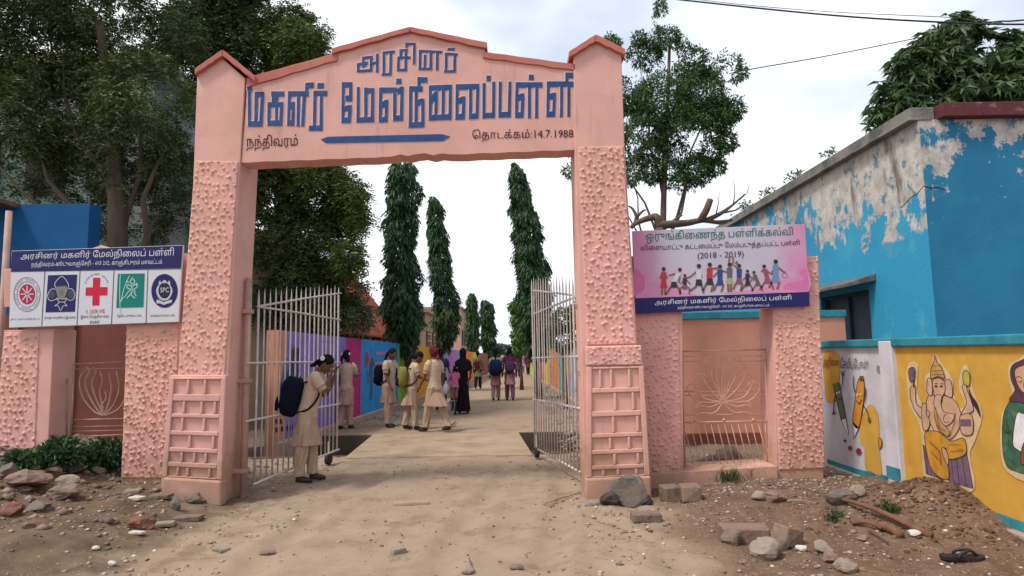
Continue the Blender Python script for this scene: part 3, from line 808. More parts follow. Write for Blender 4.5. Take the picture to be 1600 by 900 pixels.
strokes([[(140, 330), (150, 345), (160, 330)], [(258, 350), (275, 372), (292, 345)], [(155, 280), (168, 230), (170, 170)], [(170, 200), (160, 160)], [(170, 200), (182, 158)], [(122, 320), (112, 380), (112, 440)], [(112, 415), (104, 442)], [(112, 415), (122, 440)], [(250, 300), (238, 250), (238, 190)], [(302, 380), (330, 430), (340, 480)], [(318, 270), (316, 330), (308, 360)]], 6, LINE, 'drawn_limb', TP, 1.3)
shape([(334, 455), (348, 465), (350, 488), (336, 492), (328, 475)], 6, BROWNR, 'drawn_hand', TP, False)
for x, y, r in ((184, 608, 1.9), (216, 654, 3.1), (272, 676, 4.3)): 
    b = MB(); blob2d(b, circ2d(*TP(x, y), r, r * 1.2, 16), layer(5)); b.build('red_drop', REDP if x > 200 else LINE, wall)
shape([(400, 590), (418, 600), (418, 640), (404, 655)], 5, ORP, 'orange_scrap', TP, True)
text_on('அறிவை:', [(1286, 556), (1311, 558), (1311, 576), (1286, 578)], layer(5), BROWNR, wall, offset=.01)
text_on('ேசமிப்ேபாம்!!', [(1313, 558), (1356, 561), (1356, 576), (1313, 576)], layer(5), LINE, wall, offset=.01)
# seated elephant-headed figure: picture = zoom(1390,540)
TG = lambda x, y: (1390 + x / 3.752, 540 + y / 3.75)
shape([(105, 115), (165, 110), (160, 250), (190, 340), (225, 330), (205, 190), (240, 150), (262, 50), (310, 110), (370, 200), (375, 290), (420, 370), (440, 330), (405, 240), (425, 130), (460, 125), (495, 280), (545, 400), (500, 560), (470, 640), (500, 840), (380, 860), (270, 830), (200, 770), (180, 480), (110, 330)], 1.4, HALO_W, 'pale_halo', TG, False)
shape([(195, 580), (225, 600), (300, 600), (450, 620), (490, 838), (355, 800), (215, 750)], 2.4, PURP, 'throne', TG, True, sm=0)
strokes([[(210, 600), (225, 750)], [(232, 610), (245, 755)], [(360, 660), (375, 800)], [(390, 650), (410, 815)], [(420, 640), (450, 825)]], 3, LINE, 'throne_line', TG, .8)
shape([(222, 300), (260, 290), (350, 300), (395, 340), (420, 420), (400, 500), (350, 550), (280, 520), (245, 470), (215, 380)], 3.6, SKIN_P, 'torso', TG)
shape([(205, 540), (225, 500), (300, 510), (360, 560), (430, 540), (450, 590), (440, 640), (350, 665), (330, 600), (310, 620), (340, 700), (345, 780), (290, 770), (235, 700)], 4.4, MUSTARD, 'dhoti', TG)
shape([(270, 790), (320, 785), (350, 790), (350, 828), (300, 828), (262, 808)], 5.4, SKIN_P, 'foot', TG)
shape([(305, 600), (330, 610), (345, 660), (340, 700), (318, 660)], 5.4, SKIN_P, 'shin', TG)
shape([(222, 195), (245, 200), (250, 285), (230, 290), (218, 260)], 4.6, PINKP, 'ear', TG)
shape([(320, 210), (358, 205), (368, 295), (340, 298), (318, 270)], 4.6, PINKP, 'ear', TG)
shape([(250, 210), (285, 190), (318, 210), (325, 260), (310, 300), (300, 340), (275, 345), (262, 290)], 5.6, SKIN_P, 'head', TG)
shape([(270, 290), (305, 295), (300, 340), (320, 390), (375, 400), (370, 440), (330, 470), (300, 440), (272, 380), (258, 340)], 6.6, PINKP, 'trunk', TG, lw=.8)
shape([(240, 190), (245, 130), (258, 100), (264, 55), (275, 95), (300, 120), (322, 190), (285, 180)], 6.6, GOLD, 'crown', TG)
strokes([[(248, 150), (308, 145)], [(244, 170), (316, 168)], [(256, 118), (296, 118)]], 7.4, BROWNR, 'crown_line', TG, .9)
for x in (272, 302):
    b = MB(); blob2d(b, circ2d(*TG(x, 238), 2.6, 1.5, 12), layer(7.4)); b.build('painted_eye', LINE, wall)
strokes([[(262, 222), (284, 220)], [(296, 220), (316, 224)], [(330, 400), (315, 425), (325, 450), (350, 445)], [(262, 400), (280, 480), (320, 530), (350, 520), (375, 460), (385, 390)], [(270, 360), (290, 470), (330, 500)], [(230, 560), (290, 620), (300, 700)], [(240, 620), (300, 680)], [(345, 580), (420, 580)], [(355, 620), (430, 610)]], 7.6, BROWNR, 'drapery_line', TG, .9)
shape([(262, 360), (290, 380), (310, 450), (350, 500), (345, 535), (300, 500), (268, 440)], 6.0, GOLD, 'garland', TG, lw=.7)
shape([(125, 240), (150, 235), (152, 300), (160, 345), (205, 375), (235, 390), (225, 420), (185, 425), (145, 370), (130, 330), (120, 290)], 4.8, PINKP, 'raised_arm', TG)
shape([(112, 140), (140, 128), (148, 150), (142, 205), (118, 205)], 5.8, PURP, 'axe', TG)
strokes([[(140, 200), (142, 250)]], 5.9, LINE, 'axe_handle', TG, 2)
shape([(190, 345), (215, 345), (215, 400), (235, 440), (225, 490), (200, 495), (190, 440)], 5.8, SKIN_P, 'lower_hand', TG)
shape([(425, 240), (445, 225), (455, 260), (480, 330), (490, 380), (450, 400), (420, 400), (450, 340), (440, 290)], 4.8, PINKP, 'raised_arm', TG)
shape([(430, 160), (450, 145), (468, 170), (468, 230), (448, 232), (432, 215)], 5.8, col('yellow_green_paint', (.40, .36, .06)), 'lotus_bud', TG)
shape([(462, 240), (480, 290), (515, 340), (533, 420), (505, 370), (475, 320)], 5.8, LINE, 'noose', TG, False)
shape([(415, 410), (480, 405), (488, 500), (465, 525), (425, 515), (412, 470)], 5.8, SKIN_P, 'lower_hand', TG)
shape([(413, 432), (475, 432), (478, 472), (415, 472)], 6.8, PURP, 'bowl', TG, False, sm=0)
# shawled figure at the edge
shape([(690, 340), (655, 420), (650, 600), (690, 740), (860, 750), (860, 60), (760, 80), (700, 110), (700, 200), (720, 290)], 1.4, HALO_W, 'pale_halo', TG, False)
shape([(700, 330), (740, 300), (860, 300), (860, 720), (730, 732), (680, 690), (662, 590), (665, 420)], 2.4, DGREEN, 'green_shawl', TG)
shape([(712, 130), (760, 92), (860, 80), (860, 330), (760, 330), (700, 320), (735, 260), (712, 200)], 3.4, MAUVE, 'head_cloth', TG)
shape([(732, 150), (770, 120), (850, 115), (850, 290), (790, 280), (750, 230)], 4.4, SKIN_P, 'face', TG)
shape([(745, 400), (790, 400), (860, 380), (860, 640), (750, 610), (722, 560)], 3.6, WH, 'sleeve', TG)
shape([(790, 560), (860, 560), (860, 690), (770, 690)], 4.6, BROWNR, 'skirt', TG)
strokes([[(742, 190), (755, 180), (775, 190)], [(750, 205), (765, 215), (776, 203)], [(800, 190), (815, 182), (835, 188)], [(790, 200), (786, 240), (796, 246)], [(790, 262), (806, 268), (822, 262)]], 5.2, LINE, 'painted_feature', TG, 1.0)
strokes([[(680, 430), (700, 520), (690, 620)], [(700, 380), (730, 460), (715, 560)], [(675, 510), (740, 500)], [(690, 660), (740, 700)]], 3.0, LINE, 'shawl_fold', TG, .9)
# stains on the cement pilaster
GREY = col('grey_stain_paint', (.22, .21, .23), .3)
shape([(116, 140), (122, 150), (124, 190), (116, 185)], 3, GREY, 'stain', lambda x, y: (1275 + x * .82, 540 + y * .22), False)

# ------------------------------------------------------------------ signboards
def board(label, quad, Y, frame_m):
    t = thing('signboard', label, 'signboard', at((quad[0][0] + quad[1][0]) / 2, quad[2][1], Y))
    b = MB(); b.prism([at(x, y, Y) for x, y in quad], (0, .03, 0)); b.build('board', frame_m, t, bevel=.003)
    return t
SY = 6.90
NAVY = mat('navy_print', (.014, .011, .10), rough=.45, var=.06); WPR = mat('white_print', (.62, .62, .66), rough=.4, var=.05, scale=1)
lilac = mat('lilac_print', (.50, .45, .54), rough=.4, var=.05)
def tint_print():
    t = lilac.node_tree; N = t.nodes.new; L = t.links.new; p = t.nodes['Principled BSDF']; src = p.inputs['Base Color'].links[0].from_socket
    x0, x1 = at(990, 420, 6.9).x, at(1262, 420, 6.9).x; z0 = at(1100, 462, 6.9).z; z1 = at(1100, 400, 6.9).z
    g = N('ShaderNodeNewGeometry'); s = N('ShaderNodeSeparateXYZ'); L(g.outputs['Position'], s.inputs[0])
    n = N('ShaderNodeTexNoise'); n.inputs['Scale'].default_value = 3.5; n.inputs['Detail'].default_value = 3; L(g.outputs['Position'], n.inputs['Vector'])
    def M(op, a, b=None, c=None):
        q = N('ShaderNodeMath'); q.operation = op
        for i, v in enumerate((a, b, c)):
            if v is None: continue
            if isinstance(v, (int, float)): q.inputs[i].default_value = v
            else: L(v, q.inputs[i])
        return q.outputs[0]
    def S(v, a, b):
        q = N('ShaderNodeMapRange'); q.interpolation_type = 'SMOOTHSTEP'; L(v, q.inputs[0]); q.inputs[1].default_value = a; q.inputs[2].default_value = b; return q.outputs[0]
    e = M('MULTIPLY', M('ABSOLUTE', M('SUBTRACT', s.outputs[0], (x0 + x1) / 2)), 2 / (x1 - x0))
    e = M('MULTIPLY_ADD', n.outputs['Fac'], .5, M('ADD', e, -.25))
    lowf = S(s.outputs[2], z1, z0)
    f = M('MULTIPLY', S(e, .52, 1.05), .8); f = M('MAXIMUM', f, M('MULTIPLY', M('MULTIPLY', S(e, .25, .8), lowf), .9))
    m = N('ShaderNodeMixRGB'); L(f, m.inputs[0]); L(src, m.inputs[1]); m.inputs[2].default_value = (.62, .17, .36, 1); L(m.outputs[0], p.inputs['Base Color'])
tint_print()
INK = mat('black_print', (.02, .018, .03), rough=.5); MAG = mat('magenta_print', (.60, .16, .34), rough=.45, var=.12, scale=4); PKP = mat('pink_print', (.60, .25, .42), rough=.45, var=.1, scale=3); GRP = mat('green_print', (.0, .13, .075), rough=.45); REDC = mat('red_print', (.55, .01, .045), rough=.45); GREENC = mat('sea_green_print', (.0, .19, .15), rough=.45, var=.1)
GREYP = mat('grey_print', (.16, .16, .18), rough=.5)
def sl(Y): return lambda k: (lambda x, y: at(x, y, Y - .0015 - .0012 * k))
LS = sl(SY); TX = 'அரசினர் மகளிர் ேமல்நிைலப் பள்ளி'; TX2 = 'நந்திவரம்-கூடுவாஞ்ேசரி - 603 202, காஞ்சிபுரம் மாவட்டம்.'
# left board
sbl = board('navy and white school signboard with five round and square emblems, left of the arch', [(18, 392), (286, 383), (279, 503), (14, 512)], SY, WPR)
b = MB(); blob2d(b, [(18.5, 392.5), (285.5, 383.5), (283, 419), (17, 424)], LS(0)); b.build('navy_header', NAVY, sbl)
text_on(TX, [(33, 395), (272, 386), (271, 404), (32, 408)], LS(1), WPR, sbl, offset=.02)
text_on(TX2, [(49, 409), (255, 404), (254, 415), (49, 419)], LS(1), WPR, sbl, offset=.008, res=1)
for p, q in (((70, 424), (65, 509)), ((125, 423), (120, 508)), ((178, 422), (174, 507)), ((231, 421), (228, 505)), ((17, 424.5), (283, 420))):
    b = MB(); line2d(b, [p, q], 1.0, LS(1)); b.build('divider', INK, sbl)
caps = [('நாட்டு நலப்பணித் திட்டம்', (17, 497, 62, 501)), ('சாரண சாரணியர் இயக்கம்', (69, 494, 118, 500)), ('ேதசிய பசுைமப் பைட', (183, 491, 222, 497)), ('மாணவர் காவல் பைட', (235, 491, 274, 496)), ('இளம் ெசஞ்சிலுைவ', (126, 492, 170, 499)), ('சங்கம்', (140, 500, 155, 506))]
for s, (x0, y0, x1, y1) in caps: text_on(s, [(x0, y0), (x1, y0 - 1), (x1, y1 - 1), (x0, y1)], LS(1), INK, sbl, offset=.02, res=1)
def ring(cx, cy, rx, ry, w, m, k, par, L_, name='ring'):
    b = MB(); line2d(b, circ2d(cx, cy, rx, ry, 32), w, L_(k), True); b.build(name, m, par)
# wheel emblem
ring(42, 460, 20.5, 26.5, 1.0, GREYP, 1, sbl, LS, 'emblem_ring'); ring(42, 460, 15.5, 20, .8, GREYP, 1, sbl, LS, 'emblem_ring')
b = MB(); blob2d(b, circ2d(42.3, 459.6, 12.3, 15.8), LS(1)); b.build('emblem_disc', mat('crimson_print', (.42, .015, .06), rough=.5), sbl)
b = MB()
for i in range(8):
    a = pi * i / 4; line2d(b, [(42.3 + 1.5 * cos(a), 459.6 + 2 * sin(a)), (42.3 + 10.3 * cos(a), 459.6 + 13.2 * sin(a))], 1.5, LS(2 + .05 * i))
b.build('wheel_spoke', WPR, sbl)
b = MB()
for i in range(34):
    a = 2 * pi * i / 34
    if i % 6 == 0: continue
    line2d(b, [(42 + 17 * cos(a), 460 + 21.8 * sin(a)), (42 + 19 * cos(a), 460 + 24.6 * sin(a))], 1.1, LS(1))
b.build('ring_lettering', GREYP, sbl)
# trefoil emblem
b = MB(); blob2d(b, [(75, 430), (120.5, 429), (117, 487), (71, 488)], LS(1)); b.build('emblem_field', NAVY, sbl)
SILV = mat('silver_print', (.50, .50, .55), rough=.5); DUL = mat('dull_gold_print', (.22, .21, .15), rough=.5)
tre = [[(87, 450), (86, 442), (96.5, 432), (106, 442), (107, 451)], [(87, 452), (80, 452), (74.5, 461), (77, 469), (84, 469), (90, 465)], [(107, 451), (113, 452), (117, 460), (114, 468), (108, 469), (103, 465)],
       [(89, 467), (92, 473), (85, 478)], [(104, 467), (101, 473), (105, 478)], [(85, 478), (91, 478), (94.5, 485), (99, 478), (105, 478)], [(88, 467), (105, 467)], [(91, 472), (101, 472)]]
b = MB(); [line2d(b, open2d(s, 5), 1.1, LS(3 + .05 * i)) for i, s in enumerate(tre)]; b.build('trefoil', SILV, sbl)
b = MB(); blob2d(b, circ2d(81, 460, 5.5, 6.5), LS(2)); b.build('trefoil_leaf', mat('slate_print', (.05, .06, .10), rough=.5), sbl); b = MB(); blob2d(b, circ2d(111, 460, 5.2, 6.5), LS(2)); b.build('trefoil_leaf', MATS['slate_print'], sbl)
b = MB(); blob2d(b, [(88, 448), (104, 447), (106, 452), (101, 466), (91, 466), (87, 453)], LS(2.2)); b.build('trefoil_centre', DUL, sbl)
b = MB(); blob2d(b, circ2d(96, 457, 4.2, 5.4), LS(2.6)); b.build('trefoil_star', GREYP, sbl)
# red cross
b = MB(); blob2d(b, [(145.5, 434), (156.5, 434), (156, 448.5), (168, 448.5), (167.5, 461.5), (155.5, 461.5), (155, 477), (144, 477.5), (144.5, 462), (133.5, 462), (134, 449), (145, 449)], LS(1)); b.build('red_cross', REDC, sbl)
text_on('I SERVE', [(135, 484), (164, 483), (164, 489), (135, 490)], LS(1), REDC, sbl, res=1)
text_on('JUNIOR RED CROSS', [(0, 0)] * 4, LS(1), INK, sbl, res=1, arc=(151, 451, 17.5, 20.5, radians(160), radians(22)))
# green walker emblem
b = MB(); blob2d(b, [(184, 428), (226, 427), (224, 480), (181.5, 481)], LS(1)); b.build('emblem_field', GREENC, sbl)
MINT = mat('pale_mint_print', (.42, .62, .56), rough=.5)
b = MB()
for i, s in enumerate([[(188, 429), (187, 455), (188, 490)], [(202, 431), (194, 450), (189, 472)], [(188, 470), (196, 462), (201, 455)]]): line2d(b, open2d(s, 4), 1.1, LS(2 + .05 * i))
b.build('stem_drawing', MINT, sbl)
b = MB()
for i, s in enumerate([[(207, 434), (203.5, 440), (207, 444), (210.5, 440), (207, 434)], [(206, 447), (199, 445), (199, 450), (204, 452), (200, 456)], [(207, 447), (213, 444), (214, 449), (209, 452), (212, 456)], [(206, 447), (206, 457), (198, 466)], [(206, 457), (204, 460), (211, 466)], [(209, 456), (213, 463)], [(201, 442), (198, 438)], [(213, 442), (215, 446)]]): line2d(b, open2d(s, 4), 1.5, LS(2.4 + .05 * i))
b.build('walking_figure_drawing', MINT, sbl)
# police cadet emblem
b = MB(); blob2d(b, circ2d(257, 454.5, 20.6, 26.5, 32), LS(1)); b.build('emblem_disc', NAVY, sbl)
b = MB(); line2d(b, circ2d(257, 454, 10.5, 13.5), 2.0, LS(2), True); line2d(b, open2d([(247, 447), (244.5, 455), (249, 466), (256, 469), (264, 466), (269, 455), (266, 447)]), 1.3, LS(2.2)); b.build('wreath', SILV, sbl)
b = MB(); blob2d(b, circ2d(257, 454, 8.2, 10.5), LS(3)); b.build('shield', INK, sbl)
text_on('SPC', [(250.5, 449.5), (264, 449), (264, 456.5), (250.5, 457)], LS(4), WPR, sbl, offset=.03)
b = MB(); blob2d(b, [(245, 468), (249, 469), (256, 472), (264, 469), (269, 468), (268, 473), (263, 474), (256, 476.5), (250, 474), (244, 474)], LS(3)); b.build('ribbon', SILV, sbl)
b = MB(); blob2d(b, [(248, 441), (250, 438), (252, 443), (248, 446)], LS(3)); blob2d(b, [(266, 441), (264, 438), (262, 443), (266, 446)], LS(3)); blob2d(b, circ2d(257, 440, 3, 2.6, 10), LS(3)); b.build('crest', SILV, sbl)

# right board
LS = sl(SY)
sbr = board('pink and lilac sports signboard with running children and a navy footer, right of the arch', [(988, 361), (1258, 350), (1265, 479), (993, 491)], SY, lilac)
b = MB(); blob2d(b, [(992.3, 466), (1264.5, 456), (1265, 478.6), (993, 490.6)], LS(1)); b.build('navy_footer', NAVY, sbr)
b = MB(); blob2d(b, smooth2d([(991, 418), (1000, 420), (1012, 432), (1018, 444), (1032, 450), (1060, 455), (1090, 462), (1040, 464), (992.5, 465.5)], 3), LS(0.2)); b.build('magenta_smoke', PKP, sbr)
b = MB(); blob2d(b, smooth2d([(990.5, 422), (1002, 426), (1008, 436), (1006, 452), (996, 460), (991.8, 462)], 3), LS(0.6)); b.build('magenta_smoke', MAG, sbr)
b = MB(); blob2d(b, smooth2d([(1261, 420), (1252, 418), (1245, 424), (1246, 434), (1232, 434), (1222, 440), (1210, 446), (1180, 452), (1130, 458), (1200, 457), (1263.8, 454)], 3), LS(0.2)); b.build('magenta_smoke', PKP, sbr)
b = MB(); blob2d(b, smooth2d([(1260, 421), (1252, 421), (1250, 430), (1256, 436), (1242, 440), (1228, 444), (1226, 452), (1262, 453)], 3), LS(0.6)); b.build('magenta_smoke', MAG, sbr)
text_on('ஒருங்கிைணந்த பள்ளிக்கல்வி', [(1009, 361), (1239, 354), (1239, 372), (1009, 381)], LS(2), GRP, sbr, offset=.065)
text_on('விைளயாட்டு கட்டைமப்பு ேமம்படுத்தப்பட்ட பள்ளி', [(1001, 382), (1249, 374), (1250, 386), (1001, 395)], LS(2), INK, sbr, offset=.035)
text_on('(2018 - 2019)', [(1090, 395), (1162, 392), (1162, 404), (1090, 407)], LS(2), INK, sbr)
text_on(TX, [(1023, 468), (1236, 460), (1237, 471), (1023, 479)], LS(2), WPR, sbr, offset=.02)
text_on(TX2, [(1059, 478), (1203, 474), (1203, 480), (1059, 484)], LS(2), WPR, sbr, res=1)
def pl(c, n): return mat(n, c, rough=.5)
pS = pl((.22, .10, .07), 'brown_skin_print'); pK = pl((.035, .03, .035), 'dark_hair_print')
def kid(x, y0, h, top, low, arms, legs, lean=0):
    """small printed athlete: arms, legs are stroke lists relative to shoulder / hip (fractions of the height)"""
    par = sbr; hip = (x, y0 - .45 * h); sh = (x + lean * h, y0 - .80 * h)
    b = MB()
    for l in legs: line2d(b, [hip] + [(x + dx * h, y0 - dy * h) for dx, dy in l], .075 * h, LS(2.0))
    for l in arms: line2d(b, [sh] + [(x + dx * h, y0 - dy * h) for dx, dy in l], .055 * h, LS(2.1))
    blob2d(b, circ2d(sh[0] + lean * .25 * h, sh[1] - .10 * h, .065 * h, .08 * h, 10), LS(2.2)); b.build('printed_athlete', pS, par)
    b = MB(); blob2d(b, [(sh[0] - .10 * h, sh[1] - .01 * h), (sh[0] + .10 * h, sh[1] - .01 * h), (hip[0] + .08 * h, hip[1]), (hip[0] - .08 * h, hip[1])], LS(2.4)); b.build('printed_shirt', top, par)
    b = MB(); blob2d(b, [(hip[0] - .09 * h, hip[1] - .02 * h), (hip[0] + .09 * h, hip[1] - .02 * h), (hip[0] + .13 * h, hip[1] + .20 * h), (hip[0] - .12 * h, hip[1] + .20 * h)], LS(2.5)); b.build('printed_shorts', low, par)
    b = MB(); blob2d(b, circ2d(sh[0] + lean * .25 * h, sh[1] - .13 * h, .075 * h, .065 * h, 10), LS(2.6)); b.build('printed_hair', pK, par)
bk = pl((.03, .03, .04), 'near_black_print'); rd = pl((.45, .03, .05), 'red_shirt_print'); nv = pl((.03, .06, .22), 'blue_shirt_print'); wt = pl((.55, .55, .55), 'pale_shirt_print'); gn = pl((.30, .36, .14), 'green_shorts_print'); dn = pl((.10, .12, .12), 'dark_green_print'); bg2 = pl((.12, .25, .45), 'sky_blue_print'); mg = pl((.25, .08, .12), 'wine_print')
run = [[(.12, .25), (.05, .02)], [(-.12, .28), (-.22, .06)]]; std = [[(.05, .25), (.06, .0)], [(-.05, .25), (-.06, .0)]]; lung = [[(.18, .22), (.24, .0)], [(-.15, .22), (-.30, .0)]]
kid(1037, 461, 44, rd, rd, [[(.14, .6)], [(-.14, .6)]], std)
kid(1053, 460, 42, wt, bk, [[(.22, .62), (.18, .42)], [(-.2, .7)]], lung, .18)
kid(1070, 460, 32, bk, mg, [[(.28, .5)], [(-.2, .5)]], [[(.22, .3), (.22, 0)], [(-.22, .3), (-.22, 0)]])
kid(1092, 458, 46, wt, bk, [[(-.3, .55), (-.5, .5)], [(.1, .55)]], [[(.1, .22), (.16, .0)], [(-.1, .22), (-.3, .08)]])
kid(1109, 457, 47, rd, bk, [[(.2, .8), (.36, .84)], [(-.1, .5)]], run)
kid(1125, 457, 44, nv, nv, [[(.25, .72)], [(-.25, .55)]], run)
kid(1140, 456, 46, dn, gn, [[(-.02, 1.0), (0, 1.2)], [(.12, 1.0), (.12, 1.2)]], [[(.05, .22), (.05, .0)], [(-.05, .22), (-.04, .0)]])
kid(1155, 455, 43, nv, mg, [[(-.2, .95)], [(-.1, 1.1)]], run)
kid(1168, 455, 34, bk, bk, [[(.2, .6)], [(-.2, .5)]], lung)
kid(1184, 455, 32, dn, dn, [[(-.4, .4), (-.6, .2)], [(-.2, .5)]], lung, -.15)
kid(1199, 453, 40, mg, mg, [[(.2, .6)], [(-.25, .72)]], lung, -.10)
kid(1212, 453, 48, bg2, bg2, [[(.25, .6), (.32, .56)], [(-.12, .55)]], run)
b = MB(); line2d(b, circ2d(1226, 430, 4.2, 3.8, 14), .8, LS(2), True); b.build('printed_racket', GREYP, sbr)
b = MB(); blob2d(b, circ2d(1151, 411, 2.6, 2.6, 12), LS(2)); b.build('printed_ball', GREYP, sbr)

# ------------------------------------------------------------------ blue building on the right
def blue_mat():
    m = bpy.data.materials.new('weathered_blue_paint'); m.use_nodes = True
    t = m.node_tree; N = t.nodes.new; L = t.links.new; p = t.nodes['Principled BSDF']; p.inputs['Roughness'].default_value = .85
    c = N('ShaderNodeNewGeometry'); sx = N('ShaderNodeSeparateXYZ'); L(c.outputs['Position'], sx.inputs[0])
    def noi(s, d=8, r=.65, sc=(1, 1, 1)):
        g = N('ShaderNodeMapping'); g.inputs['Scale'].default_value = sc; L(c.outputs['Position'], g.inputs[0])
        n = N('ShaderNodeTexNoise'); n.inputs['Scale'].default_value = s; n.inputs['Detail'].default_value = d; n.inputs['Roughness'].default_value = r; L(g.outputs[0], n.inputs['Vector']); return n.outputs['Fac']
    def ma(op, a, b=None):
        n = N('ShaderNodeMath'); n.operation = op
        for i, q in enumerate((a, b)):
            if q is None: continue
            if isinstance(q, (int, float)): n.inputs[i].default_value = q
            else: L(q, n.inputs[i])
        return n.outputs[0]
    def mr(v, a, b):
        n = N('ShaderNodeMapRange'); n.interpolation_type = 'SMOOTHSTEP'; L(v, n.inputs[0]); n.inputs[1].default_value = a; n.inputs[2].default_value = b; return n.outputs[0]
    def mx(f, a, b):
        n = N('ShaderNodeMixRGB'); L(f, n.inputs[0])
        for i, q in ((1, a), (2, b)):
            if isinstance(q, tuple): n.inputs[i].default_value = q + (1,)
            else: L(q, n.inputs[i])
        return n.outputs[0]
    z = sx.outputs[2]; y = sx.outputs[1]; x = sx.outputs[0]
    isfront = mr(x, 6.055, 6.07)       # the road side is paler than the front
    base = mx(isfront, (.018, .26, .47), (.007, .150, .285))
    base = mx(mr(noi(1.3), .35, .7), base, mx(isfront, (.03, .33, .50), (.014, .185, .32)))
    # peeled paint: more towards the top and the near corner
    hi = ma('MULTIPLY', ma('SUBTRACT', z, 3.05), .17); near = ma('MULTIPLY', ma('SUBTRACT', 12.2, y), .042)
    sc = ma('ADD', ma('ADD', noi(1.5, 10, .72), ma('MULTIPLY', ma('SUBTRACT', noi(2.2, 8, .7, (1, 1, .16)), .5), .55)), ma('ADD', hi, near))
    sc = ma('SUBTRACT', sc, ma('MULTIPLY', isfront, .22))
    peel = mr(sc, .628, .668)
    cem = mx(mr(noi(5, 8, .7), .35, .65), (.38, .35, .32), (.58, .54, .49))
    cem = mx(mr(noi(3.4, 9, .75), .55, .62), cem, (.12, .20, .26))
    cem = mx(mr(noi(2.0, 6, .6, (1, 1, .3)), .58, .70), cem, (.16, .13, .11))
    low = mr(ma('ADD', z, ma('MULTIPLY', noi(.9, 4), .5)), 3.35, 3.42)     # below this line an extra, even coat
    lowcoat = mx(mr(noi(2.4, 9, .7), .52, .66), (.020, .29, .49), (.06, .36, .50))
    out = mx(peel, base, cem)
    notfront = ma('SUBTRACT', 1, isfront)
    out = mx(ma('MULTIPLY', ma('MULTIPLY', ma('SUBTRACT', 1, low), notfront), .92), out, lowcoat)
    flecks = mr(noi(9, 6, .75), .66, .70)
    out = mx(ma('MULTIPLY', flecks, mr(z, 2.6, 3.4)), out, (.45, .47, .46))
    L(out, p.inputs['Base Color'])
    b = N('ShaderNodeBump'); b.inputs['Strength'].default_value = .4; b.inputs['Distance'].default_value = .012; L(ma('ADD', peel, noi(30, 4)), b.inputs['Height']); b.invert = True; L(b.outputs[0], p.inputs['Normal'])
    return m
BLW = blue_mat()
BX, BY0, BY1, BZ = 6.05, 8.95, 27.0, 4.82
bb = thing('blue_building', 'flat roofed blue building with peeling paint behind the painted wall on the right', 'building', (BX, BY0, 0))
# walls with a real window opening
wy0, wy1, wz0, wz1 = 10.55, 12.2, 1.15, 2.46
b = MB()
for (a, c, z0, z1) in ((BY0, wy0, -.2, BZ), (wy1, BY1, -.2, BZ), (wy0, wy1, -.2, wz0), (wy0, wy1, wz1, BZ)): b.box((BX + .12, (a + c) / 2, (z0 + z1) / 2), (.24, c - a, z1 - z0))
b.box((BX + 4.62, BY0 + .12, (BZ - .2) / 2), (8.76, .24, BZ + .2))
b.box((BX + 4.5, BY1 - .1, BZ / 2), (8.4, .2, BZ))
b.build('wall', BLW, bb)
PAR = mat('weathered_parapet', (.27, .24, .22), var=.25, scale=2.5, bump=.5, bscale=25, col2=(.09, .10, .09), c2amt=.5, c2scale=2.5, c2soft=.12)
MAR2 = mat('maroon_parapet_paint', (.105, .028, .034), var=.25, scale=4, bump=.3, col2=(.30, .24, .22), c2amt=.15, c2scale=4)
b = MB(); b.box((BX + .09, (BY0 + BY1) / 2 + .03, BZ + .10), (.36, BY1 - BY0 + .02, .20)); b.build('parapet', PAR, bb, bevel=.012)
b = MB(); b.box((BX + .03, (BY0 + BY1) / 2 + .02, BZ + .005), (.34, BY1 - BY0 + .06, .035)); b.build('drip_ledge', PAR, bb, bevel=.008)
b = MB(); b.box((BX + 4.76, BY0 + .06, BZ + .10), (8.96, .40, .21)); b.build('front_parapet', MAR2, bb, bevel=.012)
b = MB(); b.box((BX + 4.6, (BY0 + BY1) / 2, BZ - .08), (8.6, BY1 - BY0 - .6, .12)); b.build('roof_slab', PAR, bb)
DK = mat('dark_window_board', (.045, .075, .10), rough=.7, var=.2)
wn = MB(); wn.box((BX + .16, (wy0 + wy1) / 2, (wz0 + wz1) / 2), (.03, wy1 - wy0, wz1 - wz0)); wn = wn.build('window', DK, bb)
for y in (wy0 + .04, (wy0 + wy1) / 2, wy1 - .04):
    q = MB(); q.box((BX + .11, y, (wz0 + wz1) / 2), (.07, .06, wz1 - wz0 - .01)); q.build('window_frame', mat('dark_blue_frame', (.02, .035, .06), rough=.6), wn)
q = MB(); q.box((BX + .10, (wy0 + wy1) / 2, wz1 - .035), (.065, wy1 - wy0 - .02, .06)); q.build('window_frame', MATS['dark_blue_frame'], wn)
b = MB(); n = []
e0, e1 = wy0 - .25, wy1 + .25
SHD = mat('mossy_concrete', (.10, .10, .095), var=.3, scale=4, bump=.5, col2=(.20, .19, .17), c2amt=.35, c2scale=6)
b.hexa([(BX - .50, e0, wz1 + .02), (BX - .50, e1, wz1 + .02), (BX - .50, e1, wz1 + .08), (BX - .50, e0, wz1 + .08)], [(BX - .001, e0, wz1 + .12), (BX - .001, e1, wz1 + .12), (BX - .001, e1, wz1 + .24), (BX - .001, e0, wz1 + .24)])
b.build('sunshade', SHD, bb, bevel=.01)
# crack lines at the corner
b = MB()
cr = [(BX - .002, BY0 + .55, 3.62), (BX - .002, BY0 + .3, 3.72), (BX - .002, BY0 + .12, 3.75), (BX - .002, BY0 - .0, 3.82)]
b.tube(cr, .005, 4)
b.tube([(BX, BY0 - .002, 3.82), (BX + .12, BY0 - .002, 3.78), (BX + .2, BY0 - .002, 3.80), (BX + .34, BY0 - .002, 3.74)], [.004, .008, .006, .002], 4)
b.build('crack', INK, bb)
